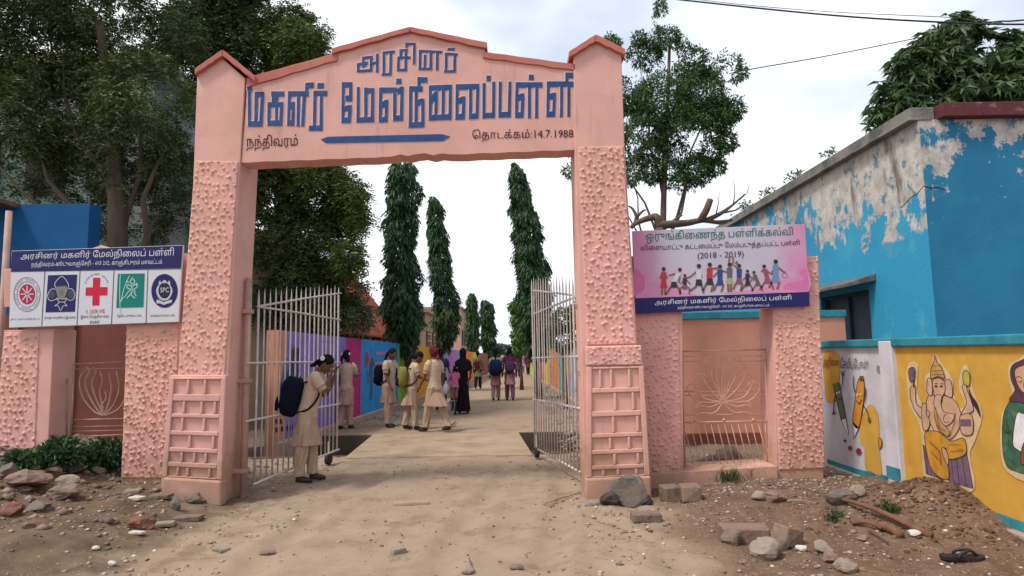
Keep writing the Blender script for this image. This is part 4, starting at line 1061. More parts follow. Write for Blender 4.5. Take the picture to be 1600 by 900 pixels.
# ------------------------------------------------------------------ painted campus walls beyond the gate
PLAST = mat('plain_plaster', (.40, .28, .20), var=.15, scale=2, bump=.3)
def wcol(n, c, v=.12): return mat(n, c, var=v, scale=3.5, rough=.8, bump=.1, col2=tuple(x * .6 for x in c), c2amt=.22, c2scale=3, c2soft=.15)
V_ = wcol('violet_wall_paint', (.24, .17, .48)); MG = wcol('magenta_wall_paint', (.48, .02, .16)); CY = wcol('cyan_blue_wall_paint', (.02, .27, .62)); LG = wcol('lime_wall_paint', (.34, .58, .04)); AM = wcol('amber_wall_paint', (.72, .34, .01)); OR = wcol('orange_wall_paint', (.70, .20, .03)); RD = wcol('red_wall_paint', (.50, .03, .04)); LIL = wcol('lilac_wall_paint', (.42, .16, .48)); YL = wcol('yellow_wall_paint', (.66, .46, .03)); GY_ = wcol('grey_blue_wall_paint', (.30, .35, .45)); TQ = wcol('turquoise_wall_paint', (.06, .38, .36)); PNK = wcol('pink_wall_paint', (.62, .12, .26))
def run_wall(label, nodes, h0, h1, segs, side, th=.2):
    """segs: (start m, end m, material); nodes: two ground points"""
    A, B = Vector(nodes[0] + (0,)), Vector(nodes[1] + (0,)); L_ = (B - A).length; d = (B - A) / L_; n = Vector((-d.y, d.x, 0)) * side
    t = thing('mural_wall', label, 'wall', A)
    for s0, s1, m in segs:
        p, q = A + d * s0, A + d * (s1 - .004); ha = h0 + (h1 - h0) * s0 / L_; hb = h0 + (h1 - h0) * s1 / L_
        b = MB(); Z = Vector((0, 0, -.2))
        b.hexa([p + Z, q + Z, q + Vector((0, 0, hb)), p + Vector((0, 0, ha))], [p + Z + n * th, q + Z + n * th, q + n * th + Vector((0, 0, hb)), p + n * th + Vector((0, 0, ha))])
        b.build('painted_panel', m, t)
        b = MB(); b.hexa([p + Z - n * .04, q + Z - n * .04, q - n * .04 + Vector((0, 0, .10)), p - n * .04 + Vector((0, 0, .10))], [p + Z - n * .001, q + Z - n * .001, q - n * .001 + Vector((0, 0, .13)), p - n * .001 + Vector((0, 0, .13))]); b.build('footing', PLAST, t)
    return t, A, d, n
WA, WB = (-3.80, 10.15), (-1.62, 40.0)
segs = [(0, .32, mat('peach_wall_paint', (.55, .25, .14), var=.1)), (.32, 3.25, V_), (3.25, 4.25, MG), (4.25, 7.6, CY), (7.6, 9.6, LG), (9.6, 11.6, AM), (11.6, 13.0, OR), (13.0, 14.6, RD), (14.6, 15.6, GY_), (15.6, 18.2, LIL), (18.2, 19.6, TQ), (19.6, 23.0, OR), (23.0, 25.5, YL), (25.5, 27.5, MG), (27.5, 29.9, BROWNR)]
lw, A_, d_, n_ = run_wall('long mural wall painted in violet, blue, lime and orange panels, left of the road', (WA, WB), 1.92, 1.42, segs, 1)
segs = [(0, 4, PNK), (4, 6, GY_), (6, 7.4, YL), (7.4, 9.0, TQ), (9.0, 12, OR), (12, 16, YL), (16, 20, RD), (20, 30, LG)]
rw, rA, rd_, rn = run_wall('mural wall in pink, yellow and orange panels right of the road, behind the open gate leaf', ((1.85, 13.2), (1.0, 44.0)), 1.75, 1.4, segs, -1)
# plane of the left wall, for what is painted on it
def onwall(px, py, k=0, A=A_, d=d_, n=n_):
    r = ray(px, py); P0 = A - n * (.003 + .0018 * k)
    t = (P0.x * n.x + P0.y * n.y) / (r.x * n.x + r.y * n.y)
    return Vector((r.x * t, r.y * t, EYE + r.z * t))
WL = lambda k: (lambda x, y: onwall(x, y, k))
ID = lambda x, y: (x, y)
MB_ = col('dark_navy_paint', (.03, .04, .12), .3); ROSE = col('rose_wall_paint', (.50, .20, .30))
# figures painted on the violet panel
shape([(441, 588), (448, 570), (455, 556), (466, 553), (470, 562), (467, 580), (470, 600), (460, 612), (452, 600), (447, 610), (441, 628), (436, 640), (436, 620)], 1, MB_, 'painted_figure', ID, False, par=lw, lay=WL)
shape([(455, 548), (461, 542), (468, 546), (467, 556), (458, 557)], 1.6, LINE, 'painted_head', ID, False, par=lw, lay=WL)
shape([(446, 560), (452, 566), (446, 590), (440, 600)], 1.6, col('steel_blue_paint', (.08, .14, .30)), 'painted_sleeve', ID, False, par=lw, lay=WL)
shape([(500, 560), (508, 555), (514, 566), (512, 590), (516, 612), (506, 620), (499, 600)], 1, MB_, 'painted_figure', ID, False, par=lw, lay=WL)
for i in range(4):
    b = MB(); x = 430 + i * 9; b.poly([onwall(x, 668 - i * 1.5, 1), onwall(x + 6, 667 - i * 1.5, 1), onwall(x + 6, 675 - i * 1.6, 1), onwall(x, 676 - i * 1.6, 1)]); b.build('painted_mark', LINE, lw)
for i, x in enumerate((430, 437)):
    b = MB(); b.poly([onwall(x, 655, 1), onwall(x + 3, 654, 1), onwall(x + 4, 662, 1), onwall(x, 662, 1)]); b.build('painted_mark', LINE, lw)
# figures on the blue panel: picture = zoom(520,520) x5
TB = lambda x, y: (520 + x / 5, 520 + y / 5)
shape([(300, 195), (322, 215), (326, 250), (312, 280), (312, 350), (308, 510), (285, 515), (296, 400), (290, 330), (286, 280)], 1, mat('slate_figure_paint', (.06, .10, .16), var=.2), 'painted_figure', TB, False, par=lw, lay=WL)
strokes([[(318, 300), (336, 350), (330, 380)], [(290, 290), (276, 360), (284, 400)], [(262, 300), (275, 330)]], 1.4, MATS['slate_figure_paint'], 'painted_limb', TB, 1.4, par=lw, lay=WL)
shape([(258, 160), (272, 150), (284, 190), (280, 240), (264, 270), (254, 230)], 1, RD, 'painted_badge', TB, False, par=lw, lay=WL)
shape([(340, 150), (410, 148), (412, 172), (338, 175)], 1, ROSE, 'painted_lettering_block', TB, False, sm=0, par=lw, lay=WL)
shape([(330, 222), (392, 225), (392, 255), (330, 250)], 1, ROSE, 'painted_lettering_block', TB, False, sm=0, par=lw, lay=WL)

# ------------------------------------------------------------------ buildings beyond the left wall
TILE = mat('red_tin_roof', (.36, .085, .05), var=.2, scale=2, bump=.2, col2=(.26, .07, .05), c2amt=.4, c2scale=1.5); CREAM = mat('tan_plaster', (.36, .26, .16), var=.15, scale=1.5, bump=.2); DKW = mat('dark_opening', (.03, .025, .03)); BRICKC = mat('brick_red_paint', (.24, .08, .05), var=.2, scale=4); LOUV = mat('cream_louvre_paint', (.55, .45, .32))
def longhouse(label, x0, x1, y0, y1, eave, ridge, rm, wm, wins=5):
    t = thing('school_building', label, 'building', ((x0 + x1) / 2, y0, 0))
    b = MB(); b.prism([(x0, y0, -.1), (x1, y0, -.1), (x1, y0, eave), ((x0 + x1) / 2, y0, ridge - .1), (x0, y0, eave)], (0, y1 - y0, 0)); b.build('wall', wm, t)
    xm = (x0 + x1) / 2; o = .55
    for s, xe in ((1, x1), (-1, x0)):
        b = MB(); xo = xe + s * o; ze = eave - (ridge - eave) * o / abs(xe - xm)
        b.prism([(xm, y0 - .4, ridge), (xo, y0 - .4, ze), (xo, y0 - .4, ze + .06), (xm, y0 - .4, ridge + .06)], (0, y1 - y0 + .8, 0)); r = b.build('roof', rm, t)
        b = MB(); n = int((y1 - y0 + .8) / .45)
        for i in range(n):
            y = y0 - .3 + i * .45
            b.prism([(xm, y, ridge + .065), (xo, y, ze + .065), (xo, y, ze + .10), (xm, y, ridge + .10)], (0, .05, 0))
        stuff(b.build('roof_rib', rm, r))
    for i in range(wins):
        yy = y0 + (i + .5) * (y1 - y0) / wins
        b = MB(); b.box((x1 + .01, yy, 1.75), (.06, 1.3, 1.0)); w = b.build('window', DKW, t)
        for k in range(6):
            b = MB(); b.box((x1 + .05, yy, 1.33 + k * .165), (.05, 1.3, .05)); b.build('louvre', LOUV, w)
    return t
longhouse('long tan school block with a red sheet roof behind the blue mural panel', -8.2, -5.0, 15.0, 25.5, 2.75, 4.75, TILE, CREAM, 6)
t = thing('school_building', 'flat roofed tan and brick red block between the two nearest columnar trees', 'building', (-4.6, 27, 0))
b = MB(); b.box((-5.6, 31, 1.6), (3.6, 8, 3.4)); b.build('wall', CREAM, t)
b = MB(); b.box((-5.6, 31, 3.36), (3.9, 8.3, .16)); b.build('roof_slab', PLAST, t)
for i in range(4):
    b = MB(); b.box((-3.79, 28 + i * 2, 1.9), (.08, 1.1, 1.2)); w = b.build('window', BRICKC, t)
    for k in range(4):
        b = MB(); b.box((-3.74, 28 + i * 2, 1.45 + .3 * k), (.05, 1.1, .05)); b.build('louvre', LOUV, w)
t = thing('school_building', 'far pinkish flat roofed block behind the second columnar tree', 'building', (-5, 44, 0))
b = MB(); b.box((-5.4, 49, 2.3), (3.4, 9, 4.8)); b.build('wall', mat('faded_pink_plaster', (.50, .30, .24), var=.15), t)
b = MB(); b.box((-5.4, 49, 4.75), (3.6, 9.2, .14)); b.build('roof_slab', PLAST, t)
for i in range(4):
    b = MB(); b.box((-3.69, 46 + i * 2, 2.6), (.06, .9, 1.1)); b.build('window', DKW, t)
# dark roofed shed, blue wall and grey block on the far left
BLW2 = mat('deep_blue_wall_paint', (.004, .08, .22), var=.15, scale=1.5, bump=.15)
t = thing('blue_building', 'deep blue wall of a building under the dark trees at the far left', 'building', (-9, 10.4, 0))
p0, p1 = at(-420, 330, 10.4), at(140, 322, 10.4)
b = MB(); b.box(((p0.x + p1.x) / 2, 10.55, p1.z / 2), (p1.x - p0.x, .3, p1.z + .1)); b.build('wall', BLW2, t)
b = MB(); b.box(((p0.x + p1.x) / 2 - .6, 10.3, p1.z + .10), (p1.x - p0.x - 1.2, 1.0, .07), Matrix.Rotation(.03, 3, 'Y')); b.build('roof_sheet', mat('rusty_sheet', (.16, .11, .08), var=.35, scale=5, bump=.3), t)
t = thing('grey_building', 'tall grey green stained building half hidden behind the dark trees at the far left', 'building', (-12, 15, 0))
STG = mat('stained_grey_green', (.22, .25, .23), var=.25, scale=.8, bump=.3, col2=(.10, .15, .13), c2amt=.5, c2scale=.6)
b = MB(); b.box((-11.6, 17, 4.4), (5.5, 4, 9)); b.build('wall', STG, t)
b = MB(); b.box((-11.6, 17, 8.95), (5.8, 4.3, .25)); b.build('cornice', PLAST, t)
for i in range(3):
    for k in range(2):
        b = MB(); b.box((-13 + i * 1.5, 14.97, 3.4 + k * 2.9), (.8, .1, 1.2)); b.build('window', DKW, t)
pt = gp(2, 700, .3); pt = Vector((at(3, 500, 7.4).x, 7.4, 0))
o = MB(); o.tube([pt, pt + Vector((0, 0, zat(4, 330, pt)))], .035, 8); tag(o.build('pole', PIPE, smooth=True), 'thin pale pole standing left of the emblem signboard', 'pole')

# ------------------------------------------------------------------ foliage
def leafmat(n, c, isl=.35, tr=.18): return mat(n, c, rough=.55, var=.25, scale=1.3, island=isl, trans=tr, spec=.35)
NEEM = leafmat('dark_neem_leaf', (.075, .112, .032)); NEEM_SUN = leafmat('sun_tinted_neem_leaf', (.085, .125, .025)); ASH = leafmat('glossy_mast_leaf', (.040, .092, .032)); BROAD = leafmat('broad_leaf', (.062, .125, .036)); PALM = leafmat('palmate_leaf', (.060, .105, .035)); LITE = leafmat('light_green_leaf', (.10, .18, .03)); HAZE_LEAF = leafmat('far_haze_leaf', (.10, .14, .11), .2)
BARK = mat('brown_bark', (.10, .07, .05), var=.3, scale=8, bump=.8, bscale=18, stretch=(1, 1, .3)); BARKD = mat('dry_grey_bark', (.11, .075, .055), var=.3, scale=10, bump=.6)
def unit(a): return a / (np.linalg.norm(a, axis=1, keepdims=True) + 1e-9)
def leaves(name, P, D, L_, W_, m, parent, droop=.15):
    """pointed leaf, two folded quads each"""
    n = len(P); R = np.random.randn(n, 3); D = unit(D); S = unit(np.cross(D, R)); Nn = np.cross(S, D)
    L_ = np.asarray(L_).reshape(-1, 1) * np.ones((n, 1)); W_ = np.asarray(W_).reshape(-1, 1) * np.ones((n, 1))
    tip = P + D * L_ - np.array([0, 0, 1.]) * L_ * droop
    mid = P + D * L_ * .45
    a = mid + S * W_ / 2 + Nn * W_ * .15; b = mid - S * W_ / 2 + Nn * W_ * .15
    V = np.stack([P, a, tip, b], 1).reshape(-1, 3)
    F = np.arange(4 * n).reshape(n, 4)
    return np_mesh(name, V, F, m, parent)
def blob_pts(blobs, n, shell=.55, gap=.0, seed=0):
    """points in a union of ellipsoids, denser to the outside; blobs: (cx,cy,cz,rx,ry,rz)"""
    B = np.array(blobs, float); vol = (B[:, 3] * B[:, 4] * B[:, 5]) ** (.75); k = np.random.choice(len(B), n, p=vol / vol.sum())
    U = unit(np.random.randn(n, 3)); r = np.random.rand(n, 1) ** (1 / 3) * (1 - shell) + shell * (np.random.rand(n, 1) ** .25)
    lump = np.array([.82 + .34 * noise.noise(Vector(tuple(u * 2.2 + i))) for u, i in zip(U, k)])[:, None]
    O = U * r * lump
    return B[k, :3] + O * B[k, 3:6], U
def tree_wood(t, base, top, r0, limbs, m, name='trunk', bend=.12):
    b = MB(); base = Vector(base); top = Vector(top); n = 7; pts = []
    for i in range(n + 1):
        u = i / n; p = base.lerp(top, u); p += Vector((sin(u * 5 + base.x), cos(u * 4 + base.y), 0)) * bend * u
        pts.append(p)
    b.tube(pts, [r0 * (1.25 - .95 * (i / n) ** .8) if i else r0 * 1.5 for i in range(n + 1)], 9); b.build(name, m, t, smooth=True)
    for a, e, r in limbs:
        s = pts[int(a * n)]; e = Vector(e); q = []
        for i in range(6):
            u = i / 5; p = s.lerp(e, u); p += Vector((sin(u * 7 + e.x * 3), cos(u * 6 + e.y), sin(u * 5 + e.z))) * .06 * (e - s).length * u * (1 - u) * 3; q.append(p)
        b = MB(); b.tube(q, [r * (1 - .8 * i / 5) for i in range(6)], 6); b.build('limb', m, t, smooth=True)
def pblob(px, py, Y, rpx, ry=None, rz=None, dy=0):
    c = at(px, py, Y + dy); k = Y / FPX; rx = rpx * k
    return (c.x, c.y, c.z, rx, (ry if ry else rpx) * k, (rz if rz else rpx) * k)
def compound(name, P, U, m, parent, nr=5, nl=9, rl=.30, L_=.075, W_=.024):
    """sprays of feathery leaves: every point carries nr drooping leaf stalks with nl leaflets"""
    n = len(P); D = unit(np.repeat(U, nr, 0) * .8 + np.random.randn(n * nr, 3) * .8 + np.array([0, 0, -.05])); Q = np.repeat(P, nr, 0)
    t = np.tile(np.linspace(.15, 1, nl), len(Q))[:, None]
    DD = np.repeat(D, nl, 0); QQ = np.repeat(Q, nl, 0)
    pos = QQ + DD * t * rl + np.array([0, 0, -1.]) * (t ** 2) * rl * .35
    S = unit(np.cross(DD, np.array([0, 0, 1.]) + .2 * np.random.randn(*DD.shape))); sg = np.where(np.arange(len(pos)) % 2, 1, -1)[:, None]
    return leaves(name, pos, S * sg + DD * .6 + .25 * np.random.randn(*DD.shape), L_ * (.7 + .6 * np.random.rand(len(pos))), W_, m, parent, .2)

# big dark neem on the left
t = thing('neem_tree', 'huge dark neem tree with feathery leaves filling the upper left corner', 'tree', (-6.6, 11.6, 0))
Y = 11.6
bl = [pblob(60, 60, Y, 120, dy=.5), pblob(180, 40, Y, 110, dy=0), pblob(110, 170, Y, 120, dy=.6), pblob(230, 150, Y, 85, dy=-.5), pblob(10, 190, Y, 90, dy=-.2), pblob(200, 235, Y, 90, dy=.3), pblob(270, 60, Y, 60, dy=.3), pblob(90, -90, Y, 190), pblob(-90, 60, Y, 130), pblob(60, 255, Y, 70, dy=.6), pblob(265, 250, Y, 50, dy=.5), pblob(285, 330, Y + 1, 34), pblob(150, 330, Y, 55, dy=1.2), pblob(230, 335, Y, 50, dy=1.2)]
base = at(188, 640, Y); base.z = 0
tree_wood(t, base, at(170, 40, Y), .24, [(.35, at(60, 230, Y), .10), (.4, at(270, 210, Y), .09), (.3, at(-10, 250, Y - .4), .08), (.5, at(100, 80, Y), .09), (.55, at(240, 90, Y), .07), (.33, at(250, 330, Y + .5), .06)], BARK)
P, U = blob_pts(bl, 3600, .45)
q = np.array([noise.noise(Vector(tuple(p * 1.1))) for p in P]) > -.22
compound('crown', P[q], U[q], NEEM, t, 5, 9, .30, .085, .030)
# neem behind the gate pillar, also showing above the beam
t = thing('neem_tree', 'dark neem tree just behind the left gate leaf, its top rising above the lettered beam', 'tree', (-4.9, 14.5, 0))
Y = 14.5
bl = [pblob(455, 60, Y, 62), pblob(400, 90, Y, 70), pblob(340, 40, Y, 80), pblob(350, 130, Y, 60), pblob(300, 60, Y, 60), pblob(470, 130, Y, 55), pblob(400, 190, Y, 80), pblob(430, 300, Y, 62), pblob(500, 300, Y, 66), pblob(450, 380, Y, 62), pblob(510, 390, Y, 58), pblob(545, 330, Y, 36), pblob(480, 450, Y, 58), pblob(515, 480, Y, 40), pblob(420, 470, Y, 40), pblob(545, 445, Y, 30, dy=-.3), pblob(552, 490, Y, 26, dy=-.3), pblob(360, -40, Y, 90), pblob(350, 280, Y, 60), pblob(430, 230, Y, 70)]
base = at(480, 700, Y); base.z = 0
tree_wood(t, base, at(430, 90, Y), .26, [(.4, at(520, 320, Y), .09), (.45, at(420, 300, Y), .09), (.6, at(350, 100, Y), .09), (.7, at(470, 80, Y), .07)], BARK)
P, U = blob_pts(bl, 4600, .4)
compound('crown', P, U, NEEM, t, 5, 8, .28, .095, .034)
bl = [pblob(548, 300, Y, 28, dy=-.9), pblob(560, 340, Y, 20, dy=-.7), pblob(545, 400, Y, 26, dy=-.9), pblob(470, 70, Y, 40, dy=-.9), pblob(500, 265, Y, 34, dy=-.9)]
P, U = blob_pts(bl, 420, .5)
compound('sun_tinted_spray', P, U, NEEM_SUN, t, 5, 8, .24, .085, .030)  # sunlight on these sprays is put into a lighter leaf colour

# mast trees: tall columns of hanging leaves
def mast(label, base, prof, Y, n, m=ASH, lean=0.0, L_=.19, W_=.045, group='columnar mast trees lining the road'):
    """prof: list of (picture x left, x right, picture y) from the top down"""
    t = thing('mast_tree', label, 'tree', base, group=group)
    rows = [(at(a, y, Y), at(c, y, Y)) for a, c, y in prof]
    zs = np.array([(p.z + q.z) / 2 for p, q in rows]); cx = np.array([(p.x + q.x) / 2 for p, q in rows]); rr = np.array([(q.x - p.x) / 2 for p, q in rows])
    n = int(n * 1.35); z = np.random.uniform(zs.min(), zs.max(), n * 3); o = np.argsort(zs)
    X = np.interp(z, zs[o], cx[o]); R = np.interp(z, zs[o], rr[o])
    keep = np.random.rand(len(z)) < (R / R.max()) ; z, X, R = z[keep][:n], X[keep][:n], R[keep][:n]; k = len(z)
    th = np.random.rand(k) * 2 * pi
    # drooping whorls: radius modulated in height and around
    lump = np.array([.80 + .48 * noise.noise(Vector((cos(a) * 1.4, sin(a) * 1.4, b_ * 1.9 + base[0]))) + .26 * noise.noise(Vector((cos(a) * 4, sin(a) * 4, b_ * 4.5))) for a, b_ in zip(th, z)])
    rad = R * lump * (np.random.rand(k) ** .30)
    P = np.stack([X + rad * np.cos(th), Y + rad * np.sin(th), z], 1)
    kk = np.array([noise.noise(Vector((cos(a) * 3 + 9, sin(a) * 3, b_ * 2.8))) for a, b_ in zip(th, z)]) > -.30
    P, th = P[kk], th[kk]; k = len(P)
    D = np.stack([np.cos(th) * .45, np.sin(th) * .45, np.full(k, -1.0)], 1) + np.random.randn(k, 3) * .28
    b = MB(); bz = Vector((base[0], base[1], -.1)); tp = Vector((cx[0], Y, zs.max() - .2))
    b.tube([bz, bz.lerp(tp, .3), bz.lerp(tp, .7), tp], [.13, .10, .06, .015], 8); b.build('trunk', BARK, t, smooth=True)
    leaves('crown', P, D, L_ * (.5 + .9 * np.random.rand(k)), W_ * (.6 + .7 * np.random.rand(k)), m, t, .1)
    return t
mast('thick columnar mast tree beside the lime mural panel, the nearest on the left', (at(640, 600, 18.2).x, 18.2, 0), [(612, 645, 252), (602, 656, 262), (600, 657, 300), (596, 656, 350), (597, 657, 400), (592, 658, 450), (595, 664, 500), (604, 660, 530), (620, 652, 552)], 18.2, 13000)
mast('second columnar mast tree on the left, narrower with a side shoot', (at(692, 590, 24.5).x, 24.5, 0), [(672, 680, 306), (667, 692, 320), (666, 698, 360), (667, 705, 400), (668, 712, 430), (672, 716, 460), (674, 722, 495), (678, 714, 520), (684, 706, 548)], 24.5, 11000)
mast('slim dark mast tree, third on the left of the road', (at(738, 575, 42).x, 42, 0), [(734, 740, 457), (729, 746, 470), (727, 748, 500), (728, 749, 530), (732, 745, 550)], 42, 4500, L_=.3, W_=.08)
mast('farthest mast tree on the left, with a double tip', (at(762, 572, 48).x, 48, 0), [(752, 758, 468), (750, 772, 475), (749, 775, 500), (750, 776, 530), (756, 770, 548)], 48, 4500, L_=.3, W_=.08)
mast('tall leaning mast tree on the right of the road, behind the right gate leaf', (at(843, 600, 20).x, 20, 0), [(801, 806, 252), (797, 822, 272), (796, 834, 310), (798, 846, 350), (800, 853, 400), (802, 862, 440), (806, 866, 470), (808, 868, 500), (812, 858, 535), (826, 856, 560)], 20, 15000)
t = thing('roadside_tree', 'small light green leafy tree left of the leaning mast tree', 'tree', (at(815, 590, 25).x, 25, 0))
bl = [pblob(806, 478, 25, 14), pblob(812, 500, 25, 18), pblob(815, 525, 25, 20), pblob(808, 545, 25, 14)]
tree_wood(t, (at(815, 590, 25).x, 25, 0), at(810, 480, 25), .06, [], BARK, bend=.05)
P, U = blob_pts(bl, 3600, .4); leaves('crown', P, U * .3 + np.array([0, 0, -1.]) + .4 * np.random.randn(len(P), 3), .17, .05, LITE, t)
t = thing('shrub', 'leafy shrub over the mural wall behind the right gate leaf', 'shrub', (2.3, 16.5, 0))
bl = [pblob(880, 500, 16.5, 24), pblob(862, 508, 16.5, 16), pblob(905, 495, 16.5, 26), pblob(880, 530, 16.5, 26)]
tree_wood(t, (at(884, 600, 16.5).x, 16.5, 0), at(882, 510, 16.5), .04, [], BARK, bend=.05)
P, U = blob_pts(bl, 3000, .4); leaves('crown', P, U + .4 * np.random.randn(len(P), 3), .10, .045, BROAD, t)
# distant belt of trees
for i in range(9):
    x = 775 + i * 12; Y = 85 + 9 * ((i * 5) % 4)
    base = (at(x, 560, Y).x, Y, 0)
    t = thing('distant_tree', 'hazy rounded tree far down at the end of the road', 'tree', base, group='far trees closing the end of the road')
    c = at(x, 546 + 3 * (i % 3), Y); r = (7 + 3 * ((i * 7) % 3)) * Y / FPX
    b = MB(); b.tube([base, (c.x, Y, c.z)], [.2, .08], 6); b.build('trunk', BARK, t)
    P, U = blob_pts([(c.x, Y, c.z, r * 1.3, r, r), (c.x + r * .6, Y, c.z - r * .5, r, r, r * .8), (c.x - r * .7, Y, c.z - r * .6, r, r, r * .8)], 900, .4)
    leaves('crown', P, U + .4 * np.random.randn(len(P), 3), .7, .35, HAZE_LEAF, t)  # distance haze is painted in as a greyer, paler leaf colour

# broadleaf tree right of the arch
Y = 12.2
t = thing('broadleaf_tree', 'slender broadleaf tree with a tall pointed crown rising right of the arch', 'tree', (at(1030, 600, Y).x, Y, 0))
bl = [pblob(1032, 20, Y, 14, rz=36), pblob(1040, 60, Y, 30), pblob(1010, 95, Y, 45, dy=.3), pblob(1075, 100, Y, 42), pblob(1120, 105, Y, 34), pblob(1145, 95, Y, 17), pblob(1090, 145, Y, 55), pblob(1030, 160, Y, 60), pblob(985, 150, Y, 42, dy=.2), pblob(1120, 180, Y, 38), pblob(1060, 210, Y, 62), pblob(1000, 215, Y, 45), pblob(1110, 235, Y, 32), pblob(1085, 265, Y, 36), pblob(1020, 265, Y, 30), pblob(985, 275, Y, 20), pblob(975, 235, Y, 45), pblob(955, 70, Y, 22), pblob(1000, 60, Y, 16), pblob(890, 268, Y, 14), pblob(925, 230, Y, 45), pblob(1148, 112, Y, 24), pblob(1142, 172, Y, 27), pblob(1135, 222, Y, 22), pblob(1118, 262, Y, 20), pblob(1060, 285, Y, 24)]
base = Vector((at(1030, 600, Y).x, Y, 0))
tree_wood(t, base, at(1042, 60, Y), .09, [(.42, at(985, 270, Y), .035), (.45, at(1090, 250, Y), .035), (.55, at(1120, 130, Y), .04), (.6, at(1000, 110, Y), .035), (.5, at(960, 220, Y), .03), (.5, at(895, 265, Y), .02)], BARKD, bend=.05)
P, U = blob_pts(bl, 62000, .35)
q = np.array([noise.noise(Vector(tuple(p * 1.7))) + .5 * noise.noise(Vector(tuple(p * 4))) for p in P]) > -.17
P, U = P[q], U[q]; leaves('crown', P, U * .6 + np.random.randn(len(P), 3) * .6 + np.array([0, 0, -.3]), (.072 * (.6 + .8 * np.random.rand(len(P)))), .030, BROAD, t)
# bare broken branch lying over the side gateway
t = thing('dead_branch', 'bare forked dead branch lying above the sports signboard', 'branch', at(1040, 350, 9.6))
def br(pts, r0, r1, Y=9.6, name='branch'):
    b = MB(); q = open2d([tuple(at(x, y, Y + dy)) for x, y, dy in pts], 4); k = len(q)
    b.tube(q, [r0 + (r1 - r0) * i / (k - 1) for i in range(k)], 7); b.build(name, BARKD, t, smooth=True)
br([(1028, 352, 0), (1050, 350, 0), (1075, 348, .1), (1098, 344, .1), (1120, 347, .1), (1144, 344, .2)], .075, .02)
br([(1034, 640, 0), (1030, 520, 0), (1036, 430, 0), (1030, 356, 0)], .10, .075, name='trunk')
br([(1030, 356, 0), (1026, 340, 0), (1018, 340, 0), (1005, 344, -.1), (992, 350, -.1), (986, 356, -.1)], .07, .03)
br([(992, 350, 0), (994, 338, 0), (988, 326, 0), (982, 322, 0)], .035, .012)
br([(996, 338, 0), (1004, 330, 0), (1009, 328, 0)], .025, .012)
br([(1095, 344, .1), (1104, 328, 0), (1110, 312, 0)], .06, .05)
br([(1102, 345, .1), (1125, 334, .1), (1145, 320, .2), (1164, 303, .2)], .045, .008)
br([(1130, 332, .1), (1150, 328, .2), (1166, 318, .2)], .02, .004)
br([(1118, 338, .1), (1122, 320, 0), (1124, 300, 0)], .012, .003)
br([(1146, 318, .1), (1148, 300, 0), (1146, 282, 0)], .010, .003)
br([(1156, 312, .2), (1168, 300, 0), (1169, 288, 0)], .008, .003)
br([(1045, 352, 0), (1056, 342, 0), (1066, 336, 0)], .03, .012)
br([(1110, 347, .1), (1128, 350, .1), (1140, 346, .1)], .02, .006)

# tree with whorls of long leaves behind the blue building
Y = 13.5
t = thing('umbrella_leaf_tree', 'dense tree with whorled drooping leaves rising over the blue building roof', 'tree', (at(1520, 600, Y).x, Y, 0))
bl = [pblob(1480, 70, Y, 50), pblob(1500, 50, Y, 34), pblob(1430, 110, Y, 52), pblob(1540, 90, Y, 65), pblob(1400, 155, Y, 42), pblob(1600, 110, Y, 75), pblob(1480, 140, Y, 75), pblob(1380, 185, Y, 30), pblob(1500, 45, Y, 30), pblob(1460, 90, Y, 50), pblob(1560, 170, Y, 90), pblob(1660, 160, Y, 90), pblob(1430, 190, Y, 50), pblob(1520, 200, Y, 70)]
base = Vector((at(1520, 600, Y).x, Y, 0))
tree_wood(t, base, at(1510, 80, Y), .18, [(.6, at(1410, 150, Y), .06), (.6, at(1600, 130, Y), .07), (.7, at(1480, 60, Y), .05)], BARK)
P, U = blob_pts(bl, 3600, .5)
q = np.array([noise.noise(Vector(tuple(p * 1.3))) + .4 * noise.noise(Vector(tuple(p * 3))) for p in P]) > -.30; P, U = P[q], U[q]
n = len(P); nl = 9; ax = unit(U + np.array([0, 0, .6]) + .3 * np.random.randn(n, 3)); e1 = unit(np.cross(ax, np.random.randn(n, 3))); e2 = np.cross(ax, e1)
PP = []; DD = []
for k in range(nl):
    a = 2 * pi * k / nl + np.random.rand(n, 1); PP.append(P); DD.append(e1 * np.cos(a) + e2 * np.sin(a) + ax * .25 + np.array([0, 0, -.25]))
PP = np.concatenate(PP); DD = np.concatenate(DD)
leaves('crown', PP, DD, .24 * (.5 + .9 * np.random.rand(len(PP))), .062, PALM, t, .22)
# creeping weeds on the roof edge
b = MB()
t = thing('roof_weed', 'straggling weeds and leaf litter on the roof edge of the blue building', 'plant', (BX, 12.5, BZ + .3))
n = 900; yy = np.random.uniform(10.0, 17.0, n); cl = np.array([noise.noise(Vector((y * 1.4, 3, 0))) for y in yy]); k = cl > .05; yy = yy[k]; n = len(yy)
P = np.stack([BX + .1 + .12 * np.random.randn(n) * .6, yy, BZ + .30 + .12 * np.random.rand(n) * (1 + cl[k] * 2)], 1)
leaves('foliage', P, np.random.randn(n, 3) + np.array([0, 0, .6]), .10, .035, BROAD, t)

